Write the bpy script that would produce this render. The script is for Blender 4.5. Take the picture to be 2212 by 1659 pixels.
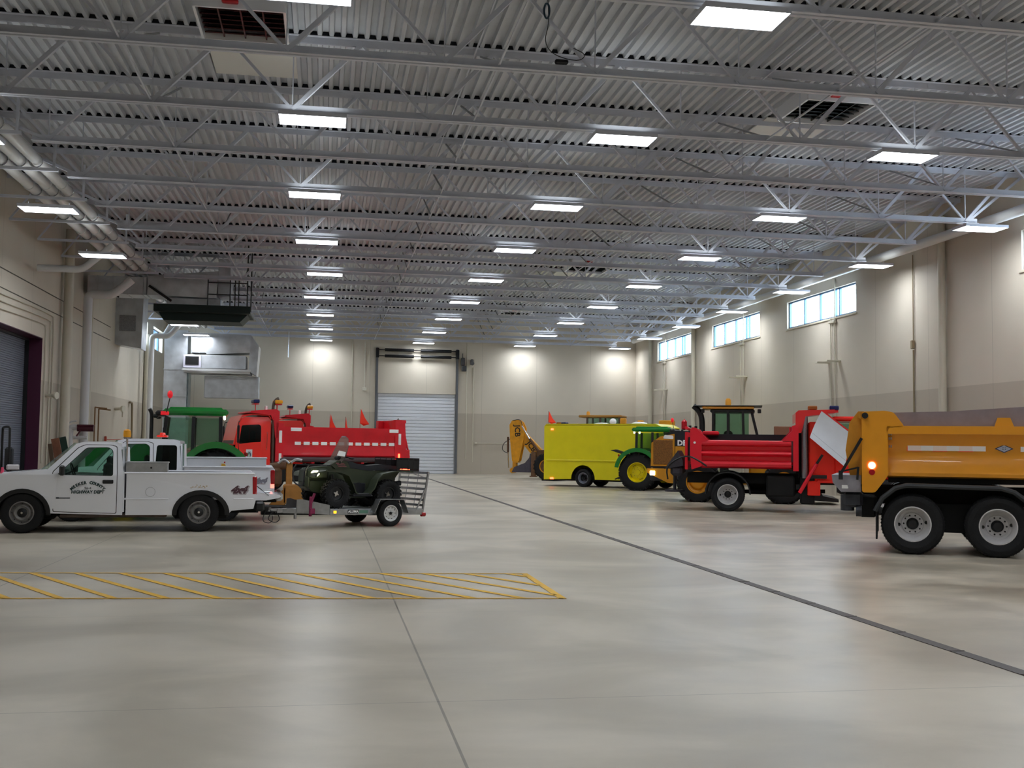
import bpy, math, random
from math import sin, cos, pi, radians
from mathutils import Vector, Matrix, noise
from mathutils.geometry import tessellate_polygon
random.seed(7)
SC = bpy.context.scene
COL = SC.collection
for o in list(bpy.data.objects):
    bpy.data.objects.remove(o)

# ------------------------------------------------------------------ camera
EYE = 1.773
YAW, PITCH, ROLL, FPX = 0.16896, 0.05871, 0.01262, 2338.9
_F = Vector((sin(YAW), cos(YAW), 0)); _R = Vector((cos(YAW), -sin(YAW), 0)); _U = Vector((0, 0, 1))
_F2 = _F*cos(PITCH) + _U*sin(PITCH); _U2 = _U*cos(PITCH) - _F*sin(PITCH)
_R2 = _R*cos(ROLL) + _U2*sin(ROLL); _U3 = _U2*cos(ROLL) - _R*sin(ROLL)
cd = bpy.data.cameras.new('camera'); cam = bpy.data.objects.new('camera', cd); COL.objects.link(cam)
cd.sensor_width = 36; cd.lens = FPX/2212*36; cd.clip_end = 300
cam.matrix_world = Matrix(((_R2.x, _U3.x, -_F2.x, 0), (_R2.y, _U3.y, -_F2.y, 0), (_R2.z, _U3.z, -_F2.z, EYE), (0, 0, 0, 1)))
SC.camera = cam

# ------------------------------------------------------------------ world and exposure
w = bpy.data.worlds.new('overcast'); SC.world = w; w.use_nodes = True
bg = w.node_tree.nodes['Background']; bg.inputs[0].default_value = (.86, .93, 1, 1); bg.inputs[1].default_value = 4.5
SC.view_settings.view_transform = 'Standard'; SC.view_settings.look = 'None'
SC.view_settings.gamma = 1; SC.view_settings.use_curve_mapping = False
SC.view_settings.exposure = 1.42
cy = SC.cycles; cy.max_bounces = 4; cy.diffuse_bounces = 3; cy.glossy_bounces = 2; cy.transmission_bounces = 3; cy.transparent_max_bounces = 8
cy.use_adaptive_sampling = True; cy.adaptive_threshold = .06; cy.caustics_reflective = False; cy.caustics_refractive = False
LAMP = 12.0          # radiance of the fixture diffusers
UPLIT = 3.5

# ------------------------------------------------------------------ helpers
def lin(h):
    h = h.lstrip('#'); c = [int(h[i:i+2], 16)/255 for i in (0, 2, 4)]
    return tuple((x/12.92 if x <= .04045 else ((x+.055)/1.055)**2.4) for x in c) + (1,)
_mats = {}
def M(name, col='#808080', rough=.5, metal=0, var=None, bump=None, coat=0, emit=0, spec=.5):
    """procedural material; var=(scale, amount, [stretch]) mottles the colour, bump=(scale, strength)"""
    if name in _mats: return _mats[name]
    m = bpy.data.materials.new(name); m.use_nodes = True; nt = m.node_tree; b = nt.nodes['Principled BSDF']
    c = lin(col); b.inputs['Base Color'].default_value = c
    b.inputs['Roughness'].default_value = rough; b.inputs['Metallic'].default_value = metal
    b.inputs['Coat Weight'].default_value = coat; b.inputs['Coat Roughness'].default_value = .06
    b.inputs['Specular IOR Level'].default_value = spec
    if emit:
        b.inputs['Emission Color'].default_value = c; b.inputs['Emission Strength'].default_value = emit
    if var or bump:
        tc = nt.nodes.new('ShaderNodeTexCoord')
    if var:
        n = nt.nodes.new('ShaderNodeTexNoise'); n.inputs['Scale'].default_value = var[0]; n.inputs['Detail'].default_value = 5
        mp = nt.nodes.new('ShaderNodeMapping'); nt.links.new(tc.outputs['Object'], mp.inputs[0])
        if len(var) > 2: mp.inputs['Scale'].default_value = var[2]
        nt.links.new(mp.outputs[0], n.inputs['Vector'])
        r = nt.nodes.new('ShaderNodeMapRange'); r.inputs[1].default_value = .3; r.inputs[2].default_value = .7
        r.inputs[3].default_value = 1-var[1]; r.inputs[4].default_value = 1+var[1]*.6
        nt.links.new(n.outputs['Fac'], r.inputs[0])
        mx = nt.nodes.new('ShaderNodeVectorMath'); mx.operation = 'SCALE'; mx.inputs[0].default_value = c[:3]
        nt.links.new(r.outputs[0], mx.inputs['Scale']); nt.links.new(mx.outputs[0], b.inputs['Base Color'])
    if bump:
        n2 = nt.nodes.new('ShaderNodeTexNoise'); n2.inputs['Scale'].default_value = bump[0]
        nt.links.new(tc.outputs['Object'], n2.inputs['Vector'])
        bp = nt.nodes.new('ShaderNodeBump'); bp.inputs['Strength'].default_value = bump[1]; bp.inputs['Distance'].default_value = .02
        nt.links.new(n2.outputs['Fac'], bp.inputs['Height']); nt.links.new(bp.outputs[0], b.inputs['Normal'])
    _mats[name] = m
    return m
def glassmat(name, tint, base=.05):
    if name in _mats: return _mats[name]
    m = bpy.data.materials.new(name); m.use_nodes = True; nt = m.node_tree
    nt.nodes.remove(nt.nodes['Principled BSDF']); out = nt.nodes['Material Output']
    t = nt.nodes.new('ShaderNodeBsdfTransparent'); t.inputs[0].default_value = lin(tint)
    g = nt.nodes.new('ShaderNodeBsdfGlossy'); g.inputs['Roughness'].default_value = .03
    lw = nt.nodes.new('ShaderNodeLayerWeight'); lw.inputs[0].default_value = .5
    pw = nt.nodes.new('ShaderNodeMath'); pw.operation = 'POWER'; pw.inputs[1].default_value = 4; nt.links.new(lw.outputs['Facing'], pw.inputs[0])
    fr = nt.nodes.new('ShaderNodeMath'); fr.operation = 'MULTIPLY_ADD'; fr.inputs[1].default_value = .4; fr.inputs[2].default_value = base; nt.links.new(pw.outputs[0], fr.inputs[0])
    x = nt.nodes.new('ShaderNodeMixShader'); nt.links.new(fr.outputs[0], x.inputs[0])
    nt.links.new(t.outputs[0], x.inputs[1]); nt.links.new(g.outputs[0], x.inputs[2]); nt.links.new(x.outputs[0], out.inputs[0])
    _mats[name] = m
    return m

def tag(o, label=None, cat=None, group=None, kind=None):
    if label: o['label'] = label
    if cat: o['category'] = cat
    if group: o['group'] = group
    if kind: o['kind'] = kind
    return o
def empty(name, loc, rz=0, label=None, cat=None, group=None, rx=0, ry=0):
    o = bpy.data.objects.new(name, None); COL.objects.link(o)
    o.location = loc; o.rotation_mode = 'XYZ'; o.rotation_euler = (rx, ry, rz); o.empty_display_size = .2
    return tag(o, label, cat, group)
def kids(o): return [c for c in bpy.data.objects if c.parent == o]
def copy_tree(o, parent=None):
    c = o.copy(); COL.objects.link(c); c.parent = parent
    for k in kids(o): copy_tree(k, c)
    return c

class MB:
    def __init__(s): s.v = []; s.f = []; s.m = []; s.mi = 0
    def add(s, vs, fs):
        n = len(s.v); s.v += [tuple(v) for v in vs]; s.f += [tuple(n+i for i in f) for f in fs]; s.m += [s.mi]*len(fs)
        return s
    def mat(s, i): s.mi = i; return s
    def box(s, c, d, bev=0, rot=None):
        hx, hy, hz = d[0]/2, d[1]/2, d[2]/2; vs = []; c = Vector(c)
        b = min(bev, hx*.9, hy*.9, hz*.9)
        if b <= 0:
            for x in (-hx, hx):
                for y in (-hy, hy):
                    for z in (-hz, hz): vs.append(Vector((x, y, z)))
            fs = [(0, 1, 3, 2), (4, 6, 7, 5), (0, 4, 5, 1), (2, 3, 7, 6), (0, 2, 6, 4), (1, 5, 7, 3)]
        else:
            idx = {}; fs = []
            for sx in (-1, 1):
                for sy in (-1, 1):
                    for sz in (-1, 1):
                        for a in range(3):
                            h = [hx-b, hy-b, hz-b]; h[a] += b
                            idx[(sx, sy, sz, a)] = len(vs); vs.append(Vector((sx*h[0], sy*h[1], sz*h[2])))
            for a in range(3):
                for sg in (-1, 1):
                    k = [k for k in range(3) if k != a]; q = []
                    for u, v in ((-1, -1), (1, -1), (1, 1), (-1, 1)):
                        t = [0, 0, 0]; t[a] = sg; t[k[0]] = u; t[k[1]] = v; q.append(idx[(*t, a)])
                    fs.append(tuple(q))
            for a in range(3):
                k = [k for k in range(3) if k != a]
                for u in (-1, 1):
                    for v in (-1, 1):
                        t1 = [0, 0, 0]; t1[a] = -1; t1[k[0]] = u; t1[k[1]] = v; t2 = t1[:]; t2[a] = 1
                        fs.append((idx[(*t1, k[0])], idx[(*t2, k[0])], idx[(*t2, k[1])], idx[(*t1, k[1])]))
            for sx in (-1, 1):
                for sy in (-1, 1):
                    for sz in (-1, 1): fs.append(tuple(idx[(sx, sy, sz, a)] for a in range(3)))
        if rot is not None: vs = [rot @ v for v in vs]
        return s.add([v+c for v in vs], fs)
    def cyl(s, p0, p1, r0, r1=None, n=14, cap=True):
        r1 = r0 if r1 is None else r1
        p0 = Vector(p0); p1 = Vector(p1); d = (p1-p0).normalized()
        u = d.orthogonal().normalized(); v = d.cross(u); vs = []
        for p, r in ((p0, r0), (p1, r1)):
            for i in range(n):
                a = 2*pi*i/n; vs.append(p+u*(r*cos(a))+v*(r*sin(a)))
        fs = [(i, (i+1) % n, n+(i+1) % n, n+i) for i in range(n)]
        if cap: fs += [tuple(range(n-1, -1, -1)), tuple(range(n, 2*n))]
        return s.add(vs, fs)
    def bar(s, p0, p1, w, h, up=(0, 0, 1)):
        p0 = Vector(p0); p1 = Vector(p1); d = (p1-p0).normalized(); up = Vector(up)
        if abs(d.dot(up)) > .99: up = Vector((1, 0, 0))
        a = d.cross(up).normalized(); b = a.cross(d); vs = []
        for p in (p0, p1):
            for i, j in ((-1, -1), (1, -1), (1, 1), (-1, 1)): vs.append(p+a*(w/2*i)+b*(h/2*j))
        return s.add(vs, [(0, 1, 2, 3), (7, 6, 5, 4), (0, 4, 5, 1), (1, 5, 6, 2), (2, 6, 7, 3), (3, 7, 4, 0)])
    def tube(s, path, r, n=8, closed=False):
        P = [Vector(p) for p in path]; k = len(P); vs = []; u = None
        for i, p in enumerate(P):
            if closed: d = (P[(i+1) % k]-P[i-1]).normalized()
            else: d = (P[min(i+1, k-1)]-P[max(i-1, 0)]).normalized()
            u = d.orthogonal().normalized() if u is None else (u-d*u.dot(d)).normalized()
            v = d.cross(u); rr = r[i] if isinstance(r, (list, tuple)) else r
            for j in range(n):
                a = 2*pi*j/n; vs.append(p+u*(rr*cos(a))+v*(rr*sin(a)))
        fs = []
        for i in range(k if closed else k-1):
            q = (i+1) % k
            for j in range(n): fs.append((i*n+j, i*n+(j+1) % n, q*n+(j+1) % n, q*n+j))
        if not closed: fs += [tuple(range(n-1, -1, -1)), tuple(range((k-1)*n, k*n))]
        return s.add(vs, fs)
    def lathe(s, prof, o=(0, 0, 0), ax=(0, 1, 0), n=32, closed=False, caps=True):
        """prof: (radius, distance along axis)"""
        o = Vector(o); ax = Vector(ax).normalized(); u = ax.orthogonal().normalized(); v = ax.cross(u); vs = []
        for r, h in prof:
            for i in range(n):
                a = 2*pi*i/n; vs.append(o+ax*h+u*(r*cos(a))+v*(r*sin(a)))
        fs = []; k = len(prof)
        for j in range(k if closed else k-1):
            q = (j+1) % k
            for i in range(n): fs.append((j*n+i, j*n+(i+1) % n, q*n+(i+1) % n, q*n+i))
        if not closed and caps:
            if prof[0][0] > 1e-4: fs.append(tuple(range(n-1, -1, -1)))
            if prof[-1][0] > 1e-4: fs.append(tuple(range((k-1)*n, k*n)))
        return s.add(vs, fs)
    def plate(s, outer, fn, w0, w1, holes=()):
        """flat plate with holes; fn maps (u, v, w) to a point"""
        loops = [outer]+list(holes); flat = [p for l in loops for p in l]
        tris = tessellate_polygon([[Vector((p[0], p[1], 0)) for p in l] for l in loops]); n = len(flat)
        vs = [Vector(fn(p[0], p[1], w0)) for p in flat]+[Vector(fn(p[0], p[1], w1)) for p in flat]
        fs = [tuple(t) for t in tris]+[tuple(n+i for i in reversed(t)) for t in tris]; b = 0
        for l in loops:
            k = len(l); fs += [(b+i, b+(i+1) % k, n+b+(i+1) % k, n+b+i) for i in range(k)]; b += k
        return s.add(vs, fs)
    def prism(s, pts, y0, y1):
        """profile in x,z extruded along y"""
        return s.plate(pts, lambda u, v, w: (u, w, v), y0, y1)
    def ribbon(s, path, hw, t=.02):
        """sheet following path in x,z across y from -hw(x,z) to hw(x,z), thickened downwards"""
        f = hw if callable(hw) else (lambda x, z: hw); k = len(path); vs = []
        nr = []
        for i in range(k):
            a = path[max(i-1, 0)]; b = path[min(i+1, k-1)]; d = Vector((b[0]-a[0], b[1]-a[1])).normalized(); nr.append((-d.y, d.x))
        for sg in (0, -t):
            for i, p in enumerate(path):
                h = f(*p); x = p[0]+nr[i][0]*sg; z = p[1]+nr[i][1]*sg
                vs += [(x, -h, z), (x, h, z)]
        fs = []
        for i in range(k-1):
            a = 2*i; b = 2*k+2*i
            fs += [(a, a+1, a+3, a+2), (b, b+2, b+3, b+1), (a, a+2, b+2, b), (a+1, b+1, b+3, a+3)]
        fs += [(0, 2*k, 2*k+1, 1), (2*k-2, 2*k-1, 4*k-1, 4*k-2)]
        return s.add(vs, fs)
    def merge(s, me, mtx):
        return s.add([mtx @ v.co for v in me.vertices], [tuple(p.vertices) for p in me.polygons])
    def build(s, name, mats, parent=None, sharp=35, loc=None):
        me = bpy.data.meshes.new(name); me.from_pydata(s.v, [], s.f)
        if not isinstance(mats, (list, tuple)): mats = [mats]
        for m in mats: me.materials.append(m)
        if len(mats) > 1: me.polygons.foreach_set('material_index', s.m)
        me.polygons.foreach_set('use_smooth', [True]*len(me.polygons)); me.validate(); me.update()
        me.set_sharp_from_angle(angle=radians(sharp))
        o = bpy.data.objects.new(name, me); COL.objects.link(o)
        if parent: o.parent = parent
        if loc: o.location = loc
        return o
def one(name, mats, fn, parent=None, sharp=35):
    b = MB(); fn(b); return b.build(name, mats, parent, sharp)
def arc(cx, cz, r, a0, a1, n=12, rz=None):
    rz = r if rz is None else rz
    return [(cx+r*cos(radians(a0+(a1-a0)*i/n)), cz+rz*sin(radians(a0+(a1-a0)*i/n))) for i in range(n+1)]
def rounded(pts, r, n=4):
    out = []; k = len(pts)
    for i in range(k):
        p = Vector(pts[i]); a = Vector(pts[i-1]); b = Vector(pts[(i+1) % k])
        q = min(r, (a-p).length*.45, (b-p).length*.45)
        s0 = p+(a-p).normalized()*q; s1 = p+(b-p).normalized()*q
        for j in range(n+1):
            t = j/n; out.append(tuple(s0*(1-t)**2+p*2*t*(1-t)+s1*t*t))
    return out
def smooth_path(pts, n=4):
    P = [Vector(p) for p in pts]; out = [P[0]]
    for i in range(1, len(P)-1):
        a = (P[i-1]+P[i])/2 if i > 1 else P[i-1]*.5+P[i]*.5; b = (P[i]+P[i+1])/2
        for j in range(n+1):
            t = j/n; out.append(a*(1-t)**2+P[i]*2*t*(1-t)+b*t*t)
    out.append(P[-1]); return out
def elbow(pts, r=.22, n=5):
    P = [Vector(p) for p in pts]; out = [P[0]]
    for i in range(1, len(P)-1):
        a = (P[i-1]-P[i]); c = (P[i+1]-P[i]); q = min(r, a.length*.45, c.length*.45); s0 = P[i]+a.normalized()*q; s1 = P[i]+c.normalized()*q
        for j in range(n+1):
            t = j/n; out.append(s0*(1-t)**2+P[i]*2*t*(1-t)+s1*t*t)
    out.append(P[-1]); return out
def ring(n, r): return [(r*cos(2*pi*i/n), r*sin(2*pi*i/n)) for i in range(n)]
def text(name, s, size, mat, parent, org, xd, yd, ext=.004, shear=0, bold=0):
    """raised lettering lying in the plane of xd (reading direction) and yd (up)"""
    cu = bpy.data.curves.new('t', 'FONT'); cu.body = s; cu.size = size; cu.extrude = ext; cu.align_x = 'CENTER'; cu.align_y = 'CENTER'
    cu.shear = shear; cu.offset = bold; cu.resolution_u = 2
    to = bpy.data.objects.new('t', cu); COL.objects.link(to)
    me = bpy.data.meshes.new_from_object(to); bpy.data.objects.remove(to); bpy.data.curves.remove(cu)
    xd = Vector(xd).normalized(); yd = Vector(yd).normalized(); z = xd.cross(yd); o = Vector(org)
    mtx = Matrix(((xd.x, yd.x, z.x, o.x), (xd.y, yd.y, z.y, o.y), (xd.z, yd.z, z.z, o.z), (0, 0, 0, 1)))
    b = MB(); b.merge(me, mtx); bpy.data.meshes.remove(me)
    return b if name is None else b.build(name, mat, parent)
# ------------------------------------------------------------------ shared materials
STEEL = M('painted_steel', '#cdd1de', .45, var=(3, .06))
DECKM = M('deck_paint', '#c6cad2', .5, var=(1.5, .07))
WHITE = M('white_paint', '#f1f3fa', .25, coat=.6)
RUBBER = M('rubber', '#0e0f12', .8, bump=(60, .5))
BLACK = M('black_paint', '#101114', .45)
CHASSIS = M('chassis_black', '#060607', .8, var=(4, .3))
CHROME = M('chrome', '#d8dade', .12, 1)
ALU = M('aluminium', '#b9bcc0', .35, .9, var=(8, .15))
GALV = M('galvanised_duct', '#ccd0d6', .36, .55, var=(2.2, .18))
REDP = M('red_truck_paint', '#e01020', .35, coat=.3, var=(2, .08))
YELP = M('machine_yellow', '#e09a1c', .4, coat=.3, var=(5, .12))
REFL = M('reflective_white', '#ffffff', .3)
AMB = M('amber_lens', '#e09a20', .3, emit=.03)
REDL = M('red_lens', '#b00818', .2, coat=.5)
GLOW_RED = M('glow_lens_red', '#ff5030', .3, emit=3.0)  # glow also stands in for flash caught in tail-light reflectors
GLOW_W = M('glow_lens_white', '#fff6c8', .3, emit=4.0)  # emission put in for flash thrown back by lamp reflectors
GLASSG = glassmat('green_tinted_glass', '#dcefe6')
GLASSD = glassmat('dark_tinted_glass', '#8ba09c')
SEATM = M('seat_vinyl', '#22252a', .7)
PIPEW = M('white_pvc', '#d9dadc', .35)
PIPEB = M('beige_pipe_paint', '#cfc9b8', .45)

def wallmat():
    m = bpy.data.materials.new('painted_precast_wall'); m.use_nodes = True; nt = m.node_tree; b = nt.nodes['Principled BSDF']
    b.inputs['Roughness'].default_value = .55
    g = nt.nodes.new('ShaderNodeNewGeometry'); sp = nt.nodes.new('ShaderNodeSeparateXYZ'); nt.links.new(g.outputs['Position'], sp.inputs[0])
    gt = nt.nodes.new('ShaderNodeMath'); gt.operation = 'GREATER_THAN'; gt.inputs[1].default_value = 3.97; nt.links.new(sp.outputs[2], gt.inputs[0])
    mx = nt.nodes.new('ShaderNodeMix'); mx.data_type = 'RGBA'; nt.links.new(gt.outputs[0], mx.inputs[0])
    mx.inputs[6].default_value = lin('#bcb2a3'); mx.inputs[7].default_value = lin('#d1c8b9')
    # vertical panel joints, every 3.6 m along either wall direction
    ad = nt.nodes.new('ShaderNodeMath'); ad.operation = 'ADD'; nt.links.new(sp.outputs[0], ad.inputs[0]); nt.links.new(sp.outputs[1], ad.inputs[1])
    md = nt.nodes.new('ShaderNodeMath'); md.operation = 'PINGPONG'; md.inputs[1].default_value = 1.83; nt.links.new(ad.outputs[0], md.inputs[0])
    lt = nt.nodes.new('ShaderNodeMath'); lt.operation = 'LESS_THAN'; lt.inputs[1].default_value = .012; nt.links.new(md.outputs[0], lt.inputs[0])
    ns = nt.nodes.new('ShaderNodeTexNoise'); ns.inputs['Scale'].default_value = .7; nt.links.new(g.outputs['Position'], ns.inputs['Vector'])
    mr = nt.nodes.new('ShaderNodeMapRange'); mr.inputs[3].default_value = .94; mr.inputs[4].default_value = 1.05; nt.links.new(ns.outputs[0], mr.inputs[0])
    k = nt.nodes.new('ShaderNodeMath'); k.operation = 'MULTIPLY_ADD'; nt.links.new(lt.outputs[0], k.inputs[0]); k.inputs[1].default_value = -.22; nt.links.new(mr.outputs[0], k.inputs[2])
    sc = nt.nodes.new('ShaderNodeVectorMath'); sc.operation = 'SCALE'; nt.links.new(mx.outputs[2], sc.inputs[0]); nt.links.new(k.outputs[0], sc.inputs['Scale'])
    nt.links.new(sc.outputs[0], b.inputs['Base Color'])
    bp = nt.nodes.new('ShaderNodeBump'); bp.inputs['Strength'].default_value = .15; n2 = nt.nodes.new('ShaderNodeTexNoise'); n2.inputs['Scale'].default_value = 40
    nt.links.new(g.outputs['Position'], n2.inputs['Vector']); nt.links.new(n2.outputs[0], bp.inputs['Height']); nt.links.new(bp.outputs[0], b.inputs['Normal'])
    return m
WALLM = wallmat()

def floormat():
    m = bpy.data.materials.new('polished_concrete'); m.use_nodes = True; nt = m.node_tree; b = nt.nodes['Principled BSDF']
    N = nt.nodes.new; L = nt.links.new
    g = N('ShaderNodeNewGeometry')
    mp = N('ShaderNodeMapping'); mp.inputs['Scale'].default_value = (.5, .6, 1); L(g.outputs['Position'], mp.inputs[0])
    n1 = N('ShaderNodeTexNoise'); n1.inputs['Scale'].default_value = .7; n1.inputs['Detail'].default_value = 7; n1.inputs['Distortion'].default_value = .6; L(mp.outputs[0], n1.inputs['Vector'])
    mp2 = N('ShaderNodeMapping'); mp2.inputs['Scale'].default_value = (.7, .9, 1); L(g.outputs['Position'], mp2.inputs[0])
    n2 = N('ShaderNodeTexNoise'); n2.inputs['Scale'].default_value = 1.6; n2.inputs['Detail'].default_value = 5; n2.inputs['Distortion'].default_value = .3; L(mp2.outputs[0], n2.inputs['Vector'])
    cr = N('ShaderNodeValToRGB'); e = cr.color_ramp.elements
    e[0].position = .28; e[0].color = lin('#9b9080'); e[1].position = .72; e[1].color = lin('#cbc1b0')
    k = e.new(.45); k.color = lin('#aea594'); k = e.new(.56); k.color = lin('#c1b7a6'); L(n1.outputs[0], cr.inputs[0])
    # tyre traffic darkens the parking lanes right of the drain
    sp = N('ShaderNodeSeparateXYZ'); L(g.outputs['Position'], sp.inputs[0])
    r2 = N('ShaderNodeMapRange'); r2.inputs[1].default_value = .38; r2.inputs[2].default_value = .66; r2.inputs[3].default_value = .72; r2.inputs[4].default_value = 1.1; L(n2.outputs[0], r2.inputs[0])
    sx = N('ShaderNodeMapRange'); sx.inputs[1].default_value = 4.5; sx.inputs[2].default_value = 9; sx.inputs[3].default_value = .35; sx.inputs[4].default_value = 1; L(sp.outputs[0], sx.inputs[0])
    mxf = N('ShaderNodeMix'); L(sx.outputs[0], mxf.inputs[0]); mxf.inputs[2].default_value = 1; L(r2.outputs[0], mxf.inputs[3])
    # saw-cut control joints
    prev = mxf.outputs[0]
    for ax, lines, wd in ((1, (7.63, 11.7, 3.6, 15.8, 20, 24.2), .006), (0, (.81, -3.9, -8.5), .009)):
        for c in lines:
            su = N('ShaderNodeMath'); su.operation = 'SUBTRACT'; su.inputs[1].default_value = c; L(sp.outputs[ax], su.inputs[0])
            ab = N('ShaderNodeMath'); ab.operation = 'ABSOLUTE'; L(su.outputs[0], ab.inputs[0])
            lt = N('ShaderNodeMath'); lt.operation = 'LESS_THAN'; lt.inputs[1].default_value = wd*(.6 if c in (11.7, 15.8, 3.6) else 1); L(ab.outputs[0], lt.inputs[0])
            mu = N('ShaderNodeMath'); mu.operation = 'MULTIPLY_ADD'; mu.inputs[1].default_value = -.5 if ax == 0 else -.38; L(lt.outputs[0], mu.inputs[0]); L(prev, mu.inputs[2]); prev = mu.outputs[0]
    sc = N('ShaderNodeVectorMath'); sc.operation = 'SCALE'; L(cr.outputs[0], sc.inputs[0]); L(prev, sc.inputs['Scale']); L(sc.outputs[0], b.inputs['Base Color'])
    rr = N('ShaderNodeMapRange'); rr.inputs[3].default_value = .25; rr.inputs[4].default_value = .42; L(n2.outputs[0], rr.inputs[0]); L(rr.outputs[0], b.inputs['Roughness'])
    b.inputs['Specular IOR Level'].default_value = .5
    n3 = N('ShaderNodeTexNoise'); n3.inputs['Scale'].default_value = 25; L(g.outputs['Position'], n3.inputs['Vector'])
    bp = N('ShaderNodeBump'); bp.inputs['Strength'].default_value = .02; bp.inputs['Distance'].default_value = .01; L(n3.outputs[0], bp.inputs['Height']); L(bp.outputs[0], b.inputs['Normal'])
    return m

XL, XR, YN, YF, ZC = -10.09, 20.49, -8.0, 70.5, 10.17
def struct(o, kind='structure'): o['kind'] = kind; return o
# floor
struct(one('floor', floormat(), lambda b: b.box(((XL+XR)/2, (YN+YF)/2, -.15), (XR-XL+2.2, YF-YN+1.2, .3))))
# walls ---------------------------------------------------------------
T = .3
WIN = [(22.7, 29.25), (39.6, 46.1), (49.25, 55.8), (59.2, 65.6)]
WZ0, WZ1 = 7.3, 8.5
struct(one('wall_right', WALLM, lambda b: b.plate([(YN, 0), (YF+T, 0), (YF+T, ZC+.3), (YN, ZC+.3)], lambda u, v, w: (w, u, v), XR, XR+T, [[(a, WZ0), (c, WZ0), (c, WZ1), (a, WZ1)] for a, c in WIN])))
LWIN = [(60.9, 63.6), (65.6, 69.2)]
DL0, DL1, DLH = 34.4, 40.85, 5.47
struct(one('wall_left', WALLM, lambda b: b.plate([(YN, 0), (DL0, 0), (DL0, DLH), (DL1, DLH), (DL1, 0), (YF+T, 0), (YF+T, ZC+.3), (YN, ZC+.3)], lambda u, v, w: (w, u, v), XL-.62, XL, [[(a, WZ0), (c, WZ0), (c, WZ1+.1), (a, WZ1+.1)] for a, c in LWIN])))
FD0, FD1, FDH = 3.19, 8.3, 5.2
struct(one('wall_back', WALLM, lambda b: b.plate([(XL, 0), (FD0, 0), (FD0, FDH), (FD1, FDH), (FD1, 0), (XR, 0), (XR, ZC+.3), (XL, ZC+.3)], lambda u, v, w: (u, w, v), YF, YF+T)))
struct(one('wall_front', WALLM, lambda b: b.box(((XL+XR)/2, YN-.15, ZC/2+.1), (XR-XL+.6, .3, ZC+.4))))
# windows --------------------------------------------------------------
FRM = M('window_frame_blue_grey', '#5b7ea8', .35, .4)
PANE = glassmat('clear_window_glass', '#f4fbff')
def window(i, x, sg, y0, y1, z0, z1, mull):
    e = struct(one('window_%d' % i, FRM, lambda b: [b.box((x, (y0+y1)/2, z), (.1, y1-y0, .07)) for z in (z0+.035, z1-.035)] + [b.box((x, y, (z0+z1)/2), (.1, .07, z1-z0)) for y in [y0+.035, y1-.035]+mull]))
    one('window_glass', PANE, lambda b: b.box((x+sg*.02, (y0+y1)/2, (z0+z1)/2), (.008, y1-y0-.1, z1-z0-.1)), e)
    return e
for i, (a, c) in enumerate(WIN):
    window(i+1, XR+.16, 1, a, c, WZ0, WZ1, [a+(c-a)*k for k in (.25, .31, .52, .76)])
for i, (a, c) in enumerate(LWIN):
    window(i+5, XL-.3, -1, a, c, WZ0, WZ1+.1, [a+(c-a)*k for k in (.33, .66)])
for i, (a, c) in enumerate(WIN):
    struct(one('trim_%d' % (i+1), M('sill_paint', '#cfc8b6', .5), lambda b: b.box((XR-.02, (a+c)/2, WZ0-.06), (.06, c-a+.2, .05))))
# ceiling: fluted steel deck --------------------------------------------
def deck(b):
    p = .24; x = XL; pts = []
    while x < XR+p:
        pts += [(x, ZC+.09), (x+.11, ZC+.09), (x+.135, ZC), (x+.215, ZC)]; x += p
    vs = []; 
    for q in pts: vs += [(q[0], YN-.1, q[1]), (q[0], YF+.2, q[1])]
    n = len(pts); b.add(vs, [(2*i, 2*i+1, 2*i+3, 2*i+2) for i in range(n-1)])
    b.add([(XL-.8, YN-.4, ZC+.12), (XR+.4, YN-.4, ZC+.12), (XR+.4, YF+.4, ZC+.12), (XL-.8, YF+.4, ZC+.12)], [(0, 1, 2, 3)])
struct(one('ceiling', DECKM, deck, sharp=10))

# joists -----------------------------------------------------------------
ordn = ['first', 'second', 'third', 'fourth', 'fifth', 'sixth', 'seventh', 'eighth', 'ninth', 'tenth', 'eleventh', 'twelfth', 'thirteenth', 'fourteenth', 'fifteenth', 'sixteenth', 'seventeenth', 'eighteenth']
JZ, JB0, JB1 = 8.56, -6.7, 18.84
def chord(b, x0, x1, y, z, w, h):
    for s in (-1, 1):
        b.box(((x0+x1)/2, y+s*(w/4+.012), z), (x1-x0, w/2-.03, .014)); b.box(((x0+x1)/2, y+s*.02, z+h/2*(1 if z < 9.5 else -1)), (x1-x0, .012, h))
def joist_parts(e):
    def top(b): chord(b, XL+.05, XR-.05, 0, ZC-.012, .22, .14)
    def bot(b): chord(b, JB0, JB1, 0, JZ, .22, .15)
    one('top_chord', STEEL, top, e); one('bottom_chord', STEEL, bot, e)
    def web(b):
        n = 9; st = (JB1-JB0)/n
        for i in range(n+1):
            x = JB0+.35+i*(st-.08)
            for s, wd in ((-1, .055), (1, .085)):
                xt = x+s*st/2
                if xt < XL+.2: xt = XL+.2
                b.bar((x, 0, JZ+.05), (xt, 0, ZC-.06), wd, wd, (0, 1, 0))
            b.bar((x, 0, JZ+.05), (x, 0, ZC-.06), .025, .025)
    w_ = one('web', STEEL, web, e)
    one('end_diagonal', STEEL, lambda b: b.bar((JB0+.3, 0, JZ+.05), (XL+.1, 0, ZC-.08), .07, .07, (0, 1, 0)), e)
    one('end_diagonal', STEEL, lambda b: b.bar((JB1-.3, 0, JZ+.05), (XR-.1, 0, ZC-.08), .07, .07, (0, 1, 0)), e)
    one('flute_shade_strip', M('flute_shade_navy', '#10131f', .9), lambda b: b.box(((XL+XR)/2, -.03, ZC+.046), (XR-XL-.1, .1, .084)), e)  # dark strip added for the shade inside the flutes over the chord
J0, JD = 15.5, 3.367
proto = None
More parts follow.
